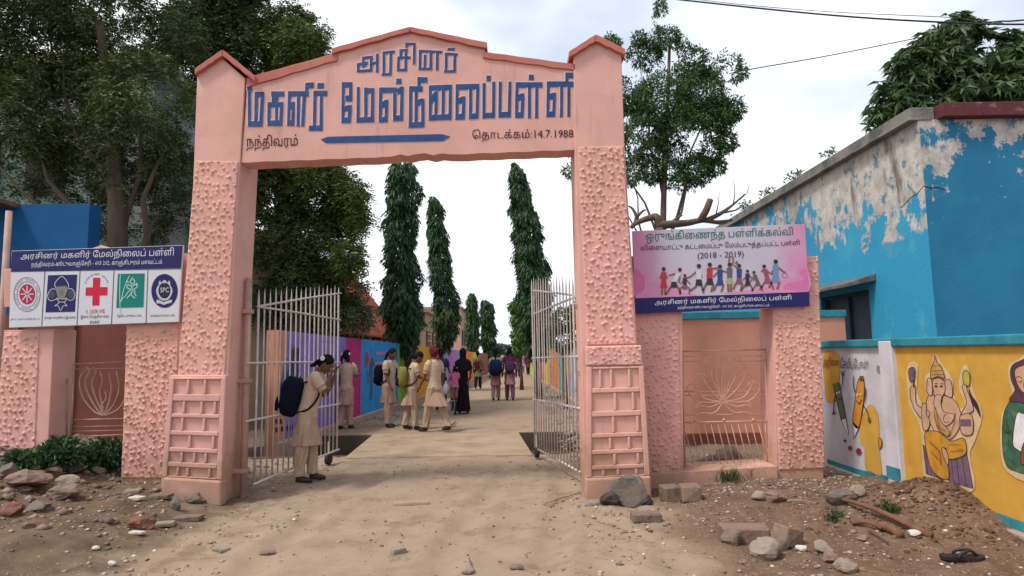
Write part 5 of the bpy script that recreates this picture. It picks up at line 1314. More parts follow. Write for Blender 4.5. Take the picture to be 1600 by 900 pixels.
# ------------------------------------------------------------------ overhead wires
WIRE = mat('black_wire', (.02, .02, .022), rough=.5)
def wire(label, pts, r, Y):
    b = MB(); b.tube(open2d([tuple(at(x, y, Y + dy)) for x, y, dy in pts], 6), r, 5)
    return tag(b.build('cable', WIRE, smooth=True), label, 'cable', 'overhead cables')
wire('thick black cable sweeping down across the top right corner to the frame edge', [(860, -34, 4), (980, -12, 3), (1066, 0, 2), (1300, 24, 1), (1500, 36, .5), (1640, 38, 0), (1900, 34, 0), (2500, -40, 0)], .016, 9.5)
wire('thin grey cable running just above the thick black one', [(860, -40, 4), (1000, -14, 3), (1130, 4, 2), (1290, 18, 1), (1480, 27, .5), (1560, 34, 0), (1700, 22, 0), (2500, -60, 0)], .006, 9.45)
wire('single thin cable rising from the slender tree to the whorled tree', [(1140, 115, 3.5), (1168, 109, 3), (1300, 86, 3), (1460, 54, 3.5)], .011, 10)
wire('short cable from the whorled tree to the right frame edge', [(1490, 44, 2), (1560, 33, 1), (1660, 26, 0), (2400, -40, 0)], .009, 9.8)
# ------------------------------------------------------------------ people
def solid(mb, vox, name, m, parent, it=3):
    """closed shapes -> one continuous skin"""
    me = bpy.data.meshes.new(name); me.from_pydata([tuple(p) for p in mb.v], [], mb.f); me.update()
    o = bpy.data.objects.new(name, me); COL.objects.link(o)
    r = o.modifiers.new('r', 'REMESH'); r.mode = 'VOXEL'; r.voxel_size = vox
    s = o.modifiers.new('s', 'SMOOTH'); s.iterations = it; s.factor = .5
    dg = bpy.context.evaluated_depsgraph_get(); dg.update()
    nm = bpy.data.meshes.new_from_object(o.evaluated_get(dg)); bpy.data.objects.remove(o); bpy.data.meshes.remove(me)
    nm.materials.clear(); nm.name = name
    return finish(name, nm, m, parent, True)
def ringp(c, rx, ry, k=20, fold=0.0, ph=0.0, nf=7, up=None):
    c = Vector(c); out = []
    for i in range(k):
        a = 2 * pi * i / k; f = 1 + fold * sin(nf * a + ph) + fold * .6 * sin((nf + 4) * a + 2 * ph)
        p = Vector((rx * f * cos(a), ry * f * sin(a), 0))
        if up is not None: p = up @ p
        out.append(c + p)
    return out
SKINB = mat('brown_skin', (.15, .068, .040), rough=.6, var=.08, scale=8)
HAIRM = mat('black_hair', (.008, .006, .006), rough=.75, var=.3, scale=30, spec=.12)
EYEM = mat('eye_white', (.6, .57, .52), rough=.3)
def cloth(n, c): return mat(n, c, rough=.9, var=.14, scale=9, bump=.35, bscale=26, spec=.1)
CRM = cloth('cream_uniform_cloth', (.50, .375, .275)); TANC = cloth('tan_uniform_cloth', (.39, .25, .19)); CRT = cloth('cream_trouser_cloth', (.43, .31, .22))
SHOE = mat('dark_leather', (.04, .022, .018), rough=.6, var=.2); SANDL = mat('brown_leather', (.12, .05, .035), rough=.6, var=.2)
WHF = mat('white_flower', (.75, .74, .72), rough=.7, var=.05)
def hand(b, W, D, side, H, curl=.5):
    """palm with four unequal bent fingers and a side thumb; W wrist, D direction"""
    D = D.normalized(); S = D.cross(Vector((0, 0, 1)));
    if S.length < .2: S = D.cross(Vector((0, 1, 0)))
    S.normalize(); N = D.cross(S).normalized()
    pc = W + D * .032 * H
    M = Matrix((S, D, N)).transposed()
    b.ell(pc, (.020 * H, .030 * H, .011 * H), M, 8, 6)
    for i, L in enumerate((.036, .042, .039, .030)):
        s = pc + D * .024 * H + S * (.0145 - .0097 * i) * H
        a = curl * .7; p1 = s + (D * cos(a) + N * sin(a)) * L * .5 * H; p2 = p1 + (D * cos(2 * a) + N * sin(2 * a)) * L * .5 * H
        b.tube([s, p1, p2], [.0052 * H, .0048 * H, .0038 * H], 6)
    t0 = pc + S * .016 * H - D * .012 * H; t1 = t0 + (S * .8 + D * .6).normalized() * .022 * H; b.tube([t0, t1, t1 + D * .018 * H + N * .006 * H], [.007 * H, .006 * H, .0045 * H], 6)
def person(label, pos, H, rot, lean=0, head=0, hyaw=0, arms=((5, 6, 12), (5, 6, 12)), legs=((4, 4), (-6, 6)), top=CRM, low=CRT, kur=TANC, hem=.30, vest=True, skirt=False, vox=.011, hair='loops', group=None, skin=None, shoe=SHOE, veil=None, lift=0.0, hairm=None, flare=1.0, sleeve=1.0):
    skin = skin or SKINB; hairm = hairm or HAIRM
    t = thing('person', label, 'person', (pos[0], pos[1], gh(pos[0], pos[1]) + lift), rot, group)
    t.scale = (.91, .93, 1)
    R = radians
    la = R(lean); TD = Vector((0, -sin(la), cos(la))); hip = Vector((0, 0, .52 * H))
    sh = hip + TD * .295 * H; nb = hip + TD * .325 * H
    ha = R(lean + head); HD = Vector((0, -sin(ha), cos(ha))); hc = nb + (TD * .6 + HD * .4) * .02 * H + HD * .080 * H
    HM = Matrix.Rotation(R(hyaw), 3, 'Z') @ Matrix.Rotation(ha, 3, 'X')
    b = MB()
    # legs
    ank = []; tr = MB(); ft = []
    for i, s in enumerate((-1, 1)):
        a, k = R(legs[i][0]), R(legs[i][1]); h0 = Vector((s * .052 * H, 0, .50 * H))
        kn = h0 + Vector((s * .004 * H, -sin(a), -cos(a))) * .235 * H; an = kn + Vector((0, -sin(a - k), -cos(a - k))) * .225 * H
        b.tube([h0, h0.lerp(kn, .4), kn, kn.lerp(an, .35), an], [.060 * H, .052 * H, .034 * H, .033 * H, .020 * H], 10)
        fd = Vector((s * .12, -1, -.05)).normalized()
        b.tube([an + Vector((0, .012 * H, -.018 * H)), an + fd * .05 * H + Vector((0, 0, -.028 * H)), an + fd * .095 * H + Vector((0, 0, -.032 * H))], [.022 * H, .020 * H, .012 * H], 8)
        ank.append(an); ft.append(fd)
        rr = (.066, .060, .050, .047, .042, .046)
        pts = [h0 + Vector((0, 0, .03 * H)), h0.lerp(kn, .5), kn, kn.lerp(an, .4), kn.lerp(an, .75), an + Vector((0, 0, -.004 * H))]
        tr.loft([ringp(p, rr[j] * H, rr[j] * H * 1.05, 16, .05 + .02 * j, j * 1.3 + s + H * 9, 5) for j, p in enumerate(pts)][::-1])
    tr.ell(hip + Vector((0, 0, -.01 * H)), (.098 * H, .078 * H, .07 * H))
    # torso, neck, head
    b.tube([hip + TD * -.04 * H, hip + TD * .06 * H, hip + TD * .16 * H, hip + TD * .26 * H, nb], [.078 * H, .070 * H, .076 * H, .070 * H, .032 * H], 12)
    b.tube([sh + Vector((-.095 * H, 0, .0)), sh + Vector((.095 * H, 0, 0))], [.032 * H, .032 * H], 8)
    b.tube([nb - TD * .03 * H, nb + TD * .02 * H, hc - HD * .03 * H], [.034 * H, .028 * H, .028 * H], 10)
    def HP(x, y, z): return hc + HM @ Vector((x * H, y * H, z * H))
    b.ell(hc, (.050 * H, .060 * H, .066 * H), HM, 16, 12)
    b.ell(HP(0, -.018, -.030), (.036 * H, .038 * H, .036 * H), HM, 12, 8)       # jaw
    b.ell(HP(0, -.050, -.058), (.015 * H, .012 * H, .010 * H), HM, 8, 6)        # chin
    b.tube([HP(0, -.056, .006), HP(0, -.070, -.016), HP(0, -.058, -.022)], [.006 * H, .0095 * H, .008 * H], 8)   # nose
    for s in (-1, 1):
        b.ell(HP(s * .050, .004, -.006), (.006 * H, .013 * H, .018 * H), HM, 8, 6)   # ear
        b.ell(HP(s * .020, -.052, .014), (.013 * H, .008 * H, .005 * H), HM, 8, 6)   # brow
    b.ell(HP(0, -.058, -.036), (.015 * H, .007 * H, .006 * H), HM, 8, 6)        # lips
    # arms
    kb = MB(); hands = []
    for i, s in enumerate((-1, 1)):
        f, o_, e = (R(q) for q in arms[i][:3]); inn = R(arms[i][3]) if len(arms[i]) > 3 else 0
        s0 = sh + Vector((s * .100 * H, 0, .004 * H))
        d1 = Vector((s * sin(o_), -sin(f) * cos(o_), -cos(f) * cos(o_))); el = s0 + d1 * .165 * H
        g = f + e; d2 = Vector((s * sin(o_) * .4 - s * sin(inn), -sin(g), -cos(g))).normalized(); wr = el + d2 * .150 * H
        b.tube([s0, s0.lerp(el, .5), el, el.lerp(wr, .35), wr], [.030 * H, .026 * H, .021 * H, .021 * H, .014 * H], 8)
        hand(b, wr, d2, s, H)
        kb.tube([s0 + Vector((-s * .03 * H, 0, .008 * H)), s0 + d1 * .03 * H, s0.lerp(el, .5 * sleeve), s0.lerp(el, .85 * sleeve)], [.036 * H, .041 * H, .037 * H, .042 * H], 10)
        hands.append(wr + d2 * .06 * H)
    body = solid(b, vox if vox < .008 else .0085, 'body', skin, t, 2)
    if not skirt: solid(tr, vox, 'trousers', low, t)
    # kurta
    mid = (ank[0] + ank[1]) / 2; hz = hem * H; rg = []
    LM = Matrix.Rotation(la, 3, 'X')
    def leg_c(z):     # centre between the legs at height z
        u = max(0, min(1, (.52 * H - z) / (.46 * H))); return Vector((0, mid.y * u, z))
    spread = abs(ank[0].y - ank[1].y) * .33
    hz2 = .03 * H if skirt else hz
    nlow = 7
    for j in range(nlow):
        u = j / (nlow - 1); z = hz2 + (.47 * H - hz2) * u; w = 1 - u
        rg.append(ringp(leg_c(z), (.090 + .028 * w * flare) * H, (.080 + .022 * w * flare) * H + spread * w, 28, .085 * w + .012, 1.7 * H * 10 + .5 * u, 6))
    for h_, rx, ry in ((.00, .098, .080), (.06, .088, .072), (.13, .088, .074), (.20, .096, .076), (.26, .104, .068), (.295, .098, .052), (.318, .050, .042), (.330, .034, .034)):
        rg.append(ringp(hip + TD * h_ * H, rx * H, ry * H, 28, .012, h_ * 20, 5, LM))
    kb2 = MB(); kb2.v = list(kb.v); kb2.f = list(kb.f); kb2.loft(rg)
    solid(kb2, vox, 'robe' if skirt and veil else ('dress' if skirt else 'kurta'), kur, t)
    if vest:
        vb = MB(); vr = []
        for h_, rx, ry in ((-.030, .100, .088), (.00, .097, .084), (.06, .089, .077), (.13, .090, .079), (.20, .097, .080), (.26, .104, .072), (.298, .103, .058), (.318, .056, .048), (.332, .040, .040)):
            vr.append(ringp(hip + TD * h_ * H, rx * H, ry * H, 28, .014, h_ * 26 + H * 7, 6, LM))
        vb.loft(vr)
        for i, s in enumerate((-1, 1)):
            f, o_ = R(arms[i][0]), R(arms[i][1]); s0 = sh + Vector((s * .100 * H, 0, .004 * H)); d1 = Vector((s * sin(o_), -sin(f) * cos(o_), -cos(f) * cos(o_)))
            vb.tube([s0 + Vector((-s * .03 * H, 0, .01 * H)), s0 + d1 * .03 * H, s0 + d1 * .10 * H], [.040 * H, .046 * H, .047 * H], 10)
        solid(vb, vox, 'waistcoat', top, t)
    # shoes
    for i in range(2):
        q = MB(); an = ank[i]; fd = ft[i]
        q.tube([an + Vector((0, .022 * H, -.026 * H)), an + fd * .02 * H + Vector((0, 0, -.026 * H)), an + fd * .07 * H + Vector((0, 0, -.034 * H)), an + fd * .112 * H + Vector((0, 0, -.038 * H))], [.020 * H, .027 * H, .023 * H, .012 * H], 10)
        q.build('shoe', shoe, t, smooth=True, local=True)
    # hair
    if veil:
        q = MB(); q.ell(HP(0, .006, .006), (.064 * H, .074 * H, .080 * H), HM, 16, 12)
        q.loft([ringp(sh - TD * .16 * H + Vector((0, .01 * H, 0)), .125 * H, .098 * H, 24, .05, 1, 6, LM), ringp(sh - TD * .02 * H, .122 * H, .082 * H, 24, .03, 1, 6, LM), ringp(nb + TD * .02 * H, .060 * H, .062 * H, 24, .01, 0, 5, LM), ringp(hc, .050 * H, .056 * H, 24, 0, 0, 5, LM)])
        solid(q, vox, 'veil', veil, t)
    else:
        q = MB(); q.ell(HP(0, .012, .014), (.0555 * H, .0600 * H, .0640 * H), HM, 16, 12)
        q.ell(HP(0, .028, -.010), (.048 * H, .044 * H, .056 * H), HM, 12, 8)
        if hair == 'bun': q.ell(HP(0, .075, .0), (.03 * H, .03 * H, .03 * H), HM)
        if hair == 'tail': q.tube([HP(0, .06, .0), HP(0, .085, -.06), HP(0, .07, -.15), HP(0, .06, -.21)], [.022 * H, .020 * H, .014 * H, .006 * H], 8)
        solid(q, min(vox, .009), 'hair', hairm, t)
        if hair == 'loops':
            for s in (-1, 1):
                q = MB(); q.tube(open2d([tuple(HP(s * .040, .045, .0)), tuple(HP(s * .056, .062, -.04)), tuple(HP(s * .060, .058, -.085)), tuple(HP(s * .050, .066, -.10)), tuple(HP(s * .044, .060, -.05)), tuple(HP(s * .044, .050, -.01))], 4), .011 * H, 7); q.build('braid', hairm, t, smooth=True, local=True)
                q = MB()
                for k in range(6):
                    a = 2 * pi * k / 6; q.ell(HP(s * .060, .050 + .012 * cos(a), .010 + .012 * sin(a)), (.006 * H, .009 * H, .009 * H), HM, 6, 5)
                q.build('white_ribbon', WHF, t, smooth=True, local=True)
        for s in (-1, 1):
            q = MB(); q.ell(HP(s * .021, -.0555, .002), (.0085 * H, .004 * H, .0048 * H), HM, 8, 6); e = q.build('eye', EYEM, t, smooth=True, local=True)
            q = MB(); q.ell(HP(s * .021, -.0588, .002), (.0042 * H, .002 * H, .0042 * H), HM, 8, 6); q.build('iris', HAIRM, e, smooth=True, local=True)
    # touch the ground
    low_z = min(an.z for an in ank) - .058 * H
    t.location.z -= low_z if not lift else 0
    t['_'] = 0; del t['_']
    return t, dict(H=H, sh=sh, TD=TD, hip=hip, LM=LM, hands=hands, hc=hc, HP=HP)
def backpack(label, per, m, m2=None, w=.20, h=.27, d=.10, drop=.03):
    t0, g = per; H = g['H']; LM = g['LM']
    c = g['hip'] + g['TD'] * (.155 - drop) * H + LM @ Vector((0, .080 * H + d * H * .55, 0))
    t = thing('backpack', label, 'backpack', t0.location + Matrix.Rotation(t0.rotation_euler.z, 3, 'Z') @ c, t0.rotation_euler.z, 'school bags on backs')
    def loc(v): return LM @ Vector(v)
    q = MB()
    rg = []
    for u in (-.5, -.46, -.3, 0, .3, .44, .5):
        k = 1 - .35 * max(0, abs(u) - .3) / .2; rg.append([loc((w * H * .5 * k * sx_(a), d * H * .62 * k * sy_(a) + .008 * H * sin(3 * u), u * h * H)) for a in range(20)])
    q.loft(rg); q.build('bag_body', m, t, smooth=True, local=True)
    q = MB(); q.loft([[loc((w * H * .38 * k * sx_(a), d * H * .5 + d * H * .28 * k * sy_(a), u * h * H)) for a in range(20)] for u, k in ((-.42, .8), (-.38, 1), (-.12, 1), (-.05, .85))]); q.build('front_pocket', m2 or m, t, smooth=True, local=True)
    for s in (-1, 1):
        q = MB(); q.tube(open2d([tuple(loc((s * .06 * H, -d * H * .5, h * H * .42))), tuple(loc((s * .070 * H, -d * H * .45 - .085 * H, h * H * .50))), tuple(loc((s * .075 * H, -d * H * .5 - .150 * H, h * H * .25))), tuple(loc((s * .088 * H, -d * H * .5 - .10 * H, -h * H * .2))), tuple(loc((s * .07 * H, -d * H * .3, -h * H * .40)))], 5), .0085 * H, 6)
        q.build('strap', m2 or m, t, smooth=True, local=True)
    q = MB(); q.tube(open2d([tuple(loc((-.02 * H, -d * H * .2, h * H * .48))), tuple(loc((0, -d * H * .2, h * H * .56))), tuple(loc((.02 * H, -d * H * .2, h * H * .48)))], 4), .004 * H, 5); q.build('handle', m2 or m, t, smooth=True, local=True)
    return t
def sx_(a): c = cos(2 * pi * a / 20); return math.copysign(abs(c) ** .6, c)
def sy_(a): c = sin(2 * pi * a / 20); return math.copysign(abs(c) ** .6, c)
NAVYC = cloth('navy_bag_cloth', (.007, .008, .020)); BLKC = cloth('black_bag_cloth', (.012, .012, .016)); OLVC = cloth('olive_yellow_bag_cloth', (.22, .19, .04)); BLUC = cloth('blue_bag_cloth', (.012, .028, .085))
D = pi / 180
g = gp(478, 753)
p = person('girl in cream and tan uniform beside the gate leaf, hands raised to her face', (g.x, g.y), 1.52, 97 * D, lean=15, head=36, arms=((34, 4, 132, 12), (30, 8, 130, 12)), legs=((-5, 2), (8, 6)), vox=.007, hem=.27, flare=1.1)
backpack('big dark navy backpack on the girl leaning on the gate leaf', p, NAVYC, BLKC, w=.22, h=.30, d=.13, drop=.06)
g = gp(540, 671)
p = person('girl with white ribbons standing behind the left gate leaf with her back turned', (g.x, g.y), 1.55, 170 * D, lean=2, head=6, arms=((25, 6, 70, 10), (4, 6, 12)), legs=((4, 2), (-6, 4)))
g = gp(607, 667)
p = person('girl with a navy backpack looking down in front of the blue mural panel', (g.x, g.y), 1.60, 62 * D, lean=4, head=28, arms=((8, 5, 25), (10, 6, 30)), legs=((5, 3), (-4, 3)), hair='tail', flare=.7)
backpack('navy backpack of the girl in front of the blue mural panel', p, NAVYC, BLUC)
g = gp(643, 672)
p = person('girl with an olive yellow backpack bowing her head beside the nearest mast tree', (g.x, g.y), 1.53, 105 * D, lean=8, head=35, arms=((20, 5, 50), (22, 6, 45)), legs=((8, 4), (-8, 6)), hair='tail', flare=.7)
backpack('olive yellow backpack of the girl bowing her head', p, OLVC, BLKC)
g = gp(680, 675)
p = person('girl in tan kurta striding left across the slab edge, looking away', (g.x, g.y), 1.62, -128 * D, lean=3, head=5, hyaw=-15, arms=((-14, 5, 16), (16, 5, 22)), legs=((-20, 6), (18, 6)), hair='bun', hairm=cloth('dark_red_scarf', (.10, .02, .02)), flare=.8)
g = gp(689, 641)
DKP = cloth('dark_violet_cloth', (.06, .04, .10)); PKC = cloth('dusty_pink_cloth', (.42, .20, .22)); BLKR = cloth('black_robe_cloth', (.010, .009, .013)); MVC = cloth('mauve_cloth', (.20, .09, .14)); GRNC = cloth('dull_green_cloth', (.20, .22, .10)); DKT = cloth('dark_trouser_cloth', (.03, .025, .04)); WINE = cloth('wine_cloth', (.14, .025, .07))
bike_person = person('person in dark violet waistcoat wheeling the red bicycle', (g.x, g.y), 1.58, 178 * D, lean=4, head=6, arms=((40, 6, 22), (42, 10, 20)), legs=((8, 4), (-10, 8)), top=DKP, kur=DKP, low=DKT, hair='tail', vox=.012)
g = gp(724, 646)
person('woman in a long black robe and veil walking away beside the red bicycle', (g.x, g.y), 1.56, 176 * D, lean=1, head=2, arms=((10, 14, 40, 20), (8, 12, 40, 20)), legs=((10, 2), (-10, 6)), kur=BLKR, vest=False, skirt=True, veil=BLKR, vox=.012, sleeve=1.0, flare=1.05, shoe=SANDL)
g = gp(747, 608)
p = person('woman in dull green tunic and dark leggings walking away past the orange panel', (g.x, g.y), 1.54, 176 * D, arms=((10, 10, 30), (-6, 8, 20)), legs=((12, 4), (-12, 8)), kur=GRNC, top=GRNC, low=DKT, vest=False, hair='bun', vox=.014, hem=.32)
backpack('wine coloured bag on the woman in dull green', p, WINE, w=.15, h=.2)
g = gp(775, 626)
p = person('girl with a big dark blue backpack walking away down the middle of the road', (g.x, g.y), 1.56, 182 * D, arms=((8, 10, 20), (-8, 8, 14)), legs=((10, 4), (-10, 10)), kur=PKC, top=CRM, low=TANC, hair='tail', vox=.012)
backpack('big dark blue backpack of the girl on the left of the walking pair', p, BLUC, BLKC, w=.24, h=.32, d=.14)
g = gp(797, 626)
p = person('girl in wine top and dusty pink skirt walking away on the right of the pair', (g.x, g.y), 1.60, 184 * D, arms=((-6, 9, 16), (10, 9, 22)), legs=((-9, 8), (10, 4)), kur=PKC, top=WINE, low=MVC, hair='loops', vox=.012)
backpack('small violet backpack of the girl on the right of the walking pair', p, DKP, w=.18, h=.20)
far = [(809, 590, DKP, DKP, 'girl in dark violet walking well ahead of the pair'), (817, 583, PKC, TANC, 'child in dusty pink far down the road beside the leaning mast tree'), (825, 586, WINE, DKT, 'person in wine red far down the road by the right gate leaf'), (786, 577, CRM, CRM, 'child in cream far down the middle of the road'), (764, 580, BLKR, DKT, 'person in black far down the road near the yellow panel'), (800, 572, BLUC, DKT, 'tiny figure in blue at the far end of the road')]
for i, (x, y, ka, lo, lab) in enumerate(far):
    g = gp(x, y); person(lab, (g.x, g.y), 1.45 + .03 * (i % 3), (175 + 9 * i) * D, arms=((8, 9, 20), (-8, 9, 20)), legs=((10, 4), (-10, 8)), kur=ka, top=ka, low=lo, vest=False, hair='bun', vox=.02)

# bicycle (wheel radius .33 m) pushed away from the camera
REDM = mat('red_bicycle_paint', (.30, .03, .03), rough=.4, var=.1, spec=.5); STEEL = mat('dull_steel', (.35, .35, .36), rough=.35, metal=.8, var=.1); TYRE = mat('black_tyre', (.02, .02, .02), rough=.8)
g0, g1_ = gp(711, 648), gp(696, 636); bd = (Vector((g1_.x, g1_.y + .55, 0)) - g0); bd.z = 0; ang = atan2(bd.y, bd.x)
bi = thing('bicycle', 'red bicycle with a rear carrier being wheeled down the road', 'bicycle', (g0.x, g0.y, 0), ang)
def torus(b, c, R_, r, k=28, q=6): 
    c = Vector(c); rings = []
    n = len(b.v)
    for i in range(k):
        a = 2 * pi * i / k
        for j in range(q):
            e = 2 * pi * j / q; b.v.append((c.x + (R_ + r * cos(e)) * cos(a), c.y + r * sin(e), c.z + (R_ + r * cos(e)) * sin(a)))
    for i in range(k):
        for j in range(q):
            i2 = (i + 1) % k; j2 = (j + 1) % q; b.f.append((n + i * q + j, n + i * q + j2, n + i2 * q + j2, n + i2 * q + j))
WR = .33; RX, FX = .0, 1.05
for xw in (RX, FX):
    q = MB(); torus(q, (xw, 0, WR), WR - .02, .02); w_ = q.build('wheel', TYRE, bi, smooth=True, local=True)
    q = MB(); torus(q, (xw, 0, WR), WR - .045, .009, 28, 5); q.build('rim', STEEL, w_, smooth=True, local=True)
    q = MB()
    for k in range(16):
        a = 2 * pi * k / 16; q.tube([(xw, .02 * (-1) ** k, WR), (xw + (WR - .05) * cos(a), 0, WR + (WR - .05) * sin(a))], .002, 4)
    q.tube([(xw, -.05, WR), (xw, .05, WR)], .02, 8); stuff(q.build('spokes', STEEL, w_, local=True))
    q = MB(); q.tube([(xw + (WR + .02) * cos(a), 0, WR + (WR + .02) * sin(a)) for a in [pi * (.15 + .75 * i / 12) for i in range(13)]], .022, 5); q.build('mudguard', REDM, bi, smooth=True, local=True)
for pts, r in (([(RX, 0, WR), (.42, 0, .30)], .012), ([(.42, 0, .30), (.32, 0, .80)], .016), ([(RX, 0, WR), (.33, 0, .74)], .010), ([(.42, 0, .30), (.86, 0, .70)], .018), ([(.33, 0, .76), (.84, 0, .80)], .016), ([(FX, 0, WR), (.90, 0, .62), (.82, 0, .92)], .014)):
    q = MB(); q.tube(pts, r, 7); q.build('frame_tube', REDM, bi, smooth=True, local=True)
q = MB(); q.tube([(.62, -.25, .98), (.78, -.22, 1.0), (.82, 0, .95), (.78, .22, 1.0), (.62, .25, .98)], .011, 7); q.build('handlebar', STEEL, bi, smooth=True, local=True)
q = MB(); q.loft([[(.20 + .0, y, z) for y, z in ((-.08, .84), (.08, .84), (.08, .89), (-.08, .89))], [(.44, y, z) for y, z in ((-.02, .85), (.02, .85), (.02, .88), (-.02, .88))]]); q.build('saddle', SHOE, bi, bevel=.01, local=True)
q = MB(); q.box((-.12, 0, .70), (.42, .14, .02)); q.tube([(-.28, .05, .70), (RX, .05, WR)], .006, 5); q.tube([(-.28, -.05, .70), (RX, -.05, WR)], .006, 5); q.build('carrier', STEEL, bi, local=True)
for s in (-1, 1):
    q = MB(); q.tube([(.42, 0, .30), (.42, s * .09, .30), (.42 + s * .13, s * .10, .22)], .010, 6); q.box((.42 + s * .13, s * .15, .22), (.09, .09, .025)); q.build('crank', STEEL, bi, local=True)
Mb = Matrix.Rotation(ang, 3, 'Z')
cpos = Vector((g0.x, g0.y, 0)) + Mb @ Vector((-.05, 0, 0))
person('small child in pink sitting on the carrier of the red bicycle', (cpos.x, cpos.y), .98, ang + pi / 2, lean=0, head=4, arms=((35, 8, 40), (35, 8, 40)), legs=((72, 70), (72, 70)), kur=cloth('pink_frock_cloth', (.50, .14, .26)), low=PKC, vest=False, hem=.42, hair='loops', lift=.20, vox=.012)
hb = Vector((g0.x, g0.y, 0)) + Mb @ Vector((.30, .20, .62)); 
q = MB(); q.loft([ringp(hb + Vector((0, 0, z)), r, r * .8, 14, .08, z * 9, 5) for z, r in ((-.14, .03), (-.12, .075), (-.02, .095), (.07, .07), (.14, .02), (.20, .006))])
tag(q.build('plastic_bag', mat('white_plastic', (.7, .7, .7), rough=.4, var=.05), smooth=True), 'white plastic bag hanging from the side of the red bicycle', 'bag')
# ------------------------------------------------------------------ stones, rubble, sticks and weeds
def gpg(px, py):
    z = 0.0
    for _ in range(12): q = gp(px, py, z); z = .5 * z + .5 * gh(q.x, q.y)
    return Vector((q.x, q.y, gh(q.x, q.y)))
STC = {}
def stonem(n, c, c2=None): return mat(n, c, var=.22, scale=9, bump=.9, bscale=22, col2=c2 or tuple(x * .45 for x in c), c2amt=.35, c2scale=7, c2soft=.1)
S_GREY = stonem('grey_stone', (.145, .125, .11), (.16, .11, .075)); S_PALE = stonem('pale_stone', (.27, .225, .185), (.18, .125, .085)); S_PINK = stonem('pinkish_rubble', (.23, .15, .115), (.155, .10, .07)); S_BRN = stonem('earthy_stone', (.20, .145, .11)); S_RED = stonem('red_brick', (.20, .075, .052), (.17, .11, .08)); S_DRK = stonem('dark_stone', (.07, .055, .05)); S_WHT = stonem('white_chip', (.55, .52, .47), (.35, .3, .25))
def rock_mesh(size, seed, ang=.6, sub=3):
    """lumpy stone cut by random planes"""
    rnd = random.Random(seed); b = MB(); b.ell((0, 0, 0), 1.0, None, 14, 10)
    planes = []
    for _ in range(9):
        n = Vector((rnd.gauss(0, 1), rnd.gauss(0, 1), rnd.gauss(0, 1))).normalized(); planes.append((n, rnd.uniform(.55, .9)))
    V = []
    for p in b.v:
        v = Vector(p)
        for n, d in planes:
            k = v.dot(n) - d
            if k > 0: v = v - n * k * ang * 1.4
        v *= 1 + .12 * noise.noise(v * 2.3 + Vector((seed, 0, 0))) + .05 * noise.noise(v * 6 + Vector((0, seed, 0)))
        V.append((v.x * size[0], v.y * size[1], v.z * size[2]))
    b.v = V; return b
def rock(label, px, py, w, h, m, seed, group=None, rz=None, ang=.7, dep=1.0, cat='stone', name='stone', tilt=0.0):
    """(px,py) = foot of the stone in the picture, w,h = its size there"""
    if px < 200: w *= .88; h *= .88
    g = gpg(px, py); k = g.y / FPX; sz = (w * k / 2 * 1.1, w * k / 2 * dep * .9, h * k / 2 * 1.15)
    b = rock_mesh(sz, seed, ang)
    me_o = b.build(name, m, smooth=False)
    me_o.location = (g.x, g.y + sz[1] * .6, g.z + sz[2] * .62); me_o.rotation_euler = (0, tilt, rz if rz is not None else random.uniform(-.5, .5))
    tag(me_o, label, cat, group); return me_o
def slabst(label, px, py, w, h, d, m, rz=0, cat='stone', name='stone_block', group=None, tilt=(0, 0)):
    g = gpg(px, py); k = g.y / FPX
    b = MB(); rnd = random.Random(px); W, Hh = w * k, h * k
    pts = [Vector((sx * W / 2 * rnd.uniform(.82, 1), sy * d / 2 * rnd.uniform(.8, 1), sz * Hh / 2 * rnd.uniform(.8, 1))) for sx, sy, sz in ((-1, -1, -1), (1, -1, -1), (1, -1, 1), (-1, -1, 1), (-1, 1, -1), (1, 1, -1), (1, 1, 1), (-1, 1, 1))]
    b.hexa(pts[:4], pts[4:]); o = b.build(name, m, bevel=min(.012, Hh * .15))
    o.location = (g.x, g.y + d * .4, g.z + Hh * .42); o.rotation_euler = (tilt[0], tilt[1], rz)
    tag(o, label, cat, group); return o
# heap of dark broken rock at the foot of the right pillar
rock('largest jagged grey rock of the clump at the foot of the right pillar', 984, 793, 58, 52, S_GREY, 3, ang=.95, dep=.8)
rock('squat dark rock on the left of the clump at the foot of the right pillar', 953, 790, 28, 22, S_DRK, 4, ang=.9)
rock('tilted grey rock on the right of the clump at the foot of the right pillar', 1010, 789, 26, 18, S_DRK, 5, ang=.9)
rock('small pale rock leaning on top of the clump at the right pillar', 968, 776, 22, 26, S_PALE, 16, ang=.9)
slabst('flat pale slab lying left of the rock clump at the right pillar', 930, 791, 34, 6, .16, S_PALE, .2)
slabst('brown squared block, left one of two before the pink threshold', 1050, 784, 30, 24, .20, S_BRN, .15)
slabst('brown squared block, right one of two before the pink threshold', 1082, 784, 32, 26, .22, S_PINK, -.1)
slabst('long low block half sunk in the soil below the rock clump', 1012, 817, 50, 14, .16, S_BRN, .05)
slabst('long broken pinkish block at the left of the stone group on the red soil', 1170, 850, 78, 26, .18, S_PINK, -.12)
rock('pale grey broken boulder at the centre of the stone group on the red soil', 1205, 876, 50, 34, S_PALE, 7, ang=.9)
slabst('tilted pinkish wedge block standing behind the pale boulder', 1236, 856, 40, 32, .16, S_PINK, .5, tilt=(0, .35))
rock('small bluish grey stone between the wedge block and the pale boulder', 1222, 862, 24, 18, S_GREY, 9)
rock('white chip beside the pale boulder', 1256, 862, 20, 9, S_WHT, 10)
rock('brown stone at the left end of the pinkish block', 1146, 852, 34, 26, S_BRN, 11)
rock('pale pointed stone right of the stone group', 1290, 868, 30, 22, S_PALE, 12)
rock('brownish rounded stone just below the pale pointed one', 1302, 880, 26, 16, S_PINK, 13)
rock('rounded speckled stone nearest the camera, bottom right', 1326, 896, 32, 22, S_PALE, 14)
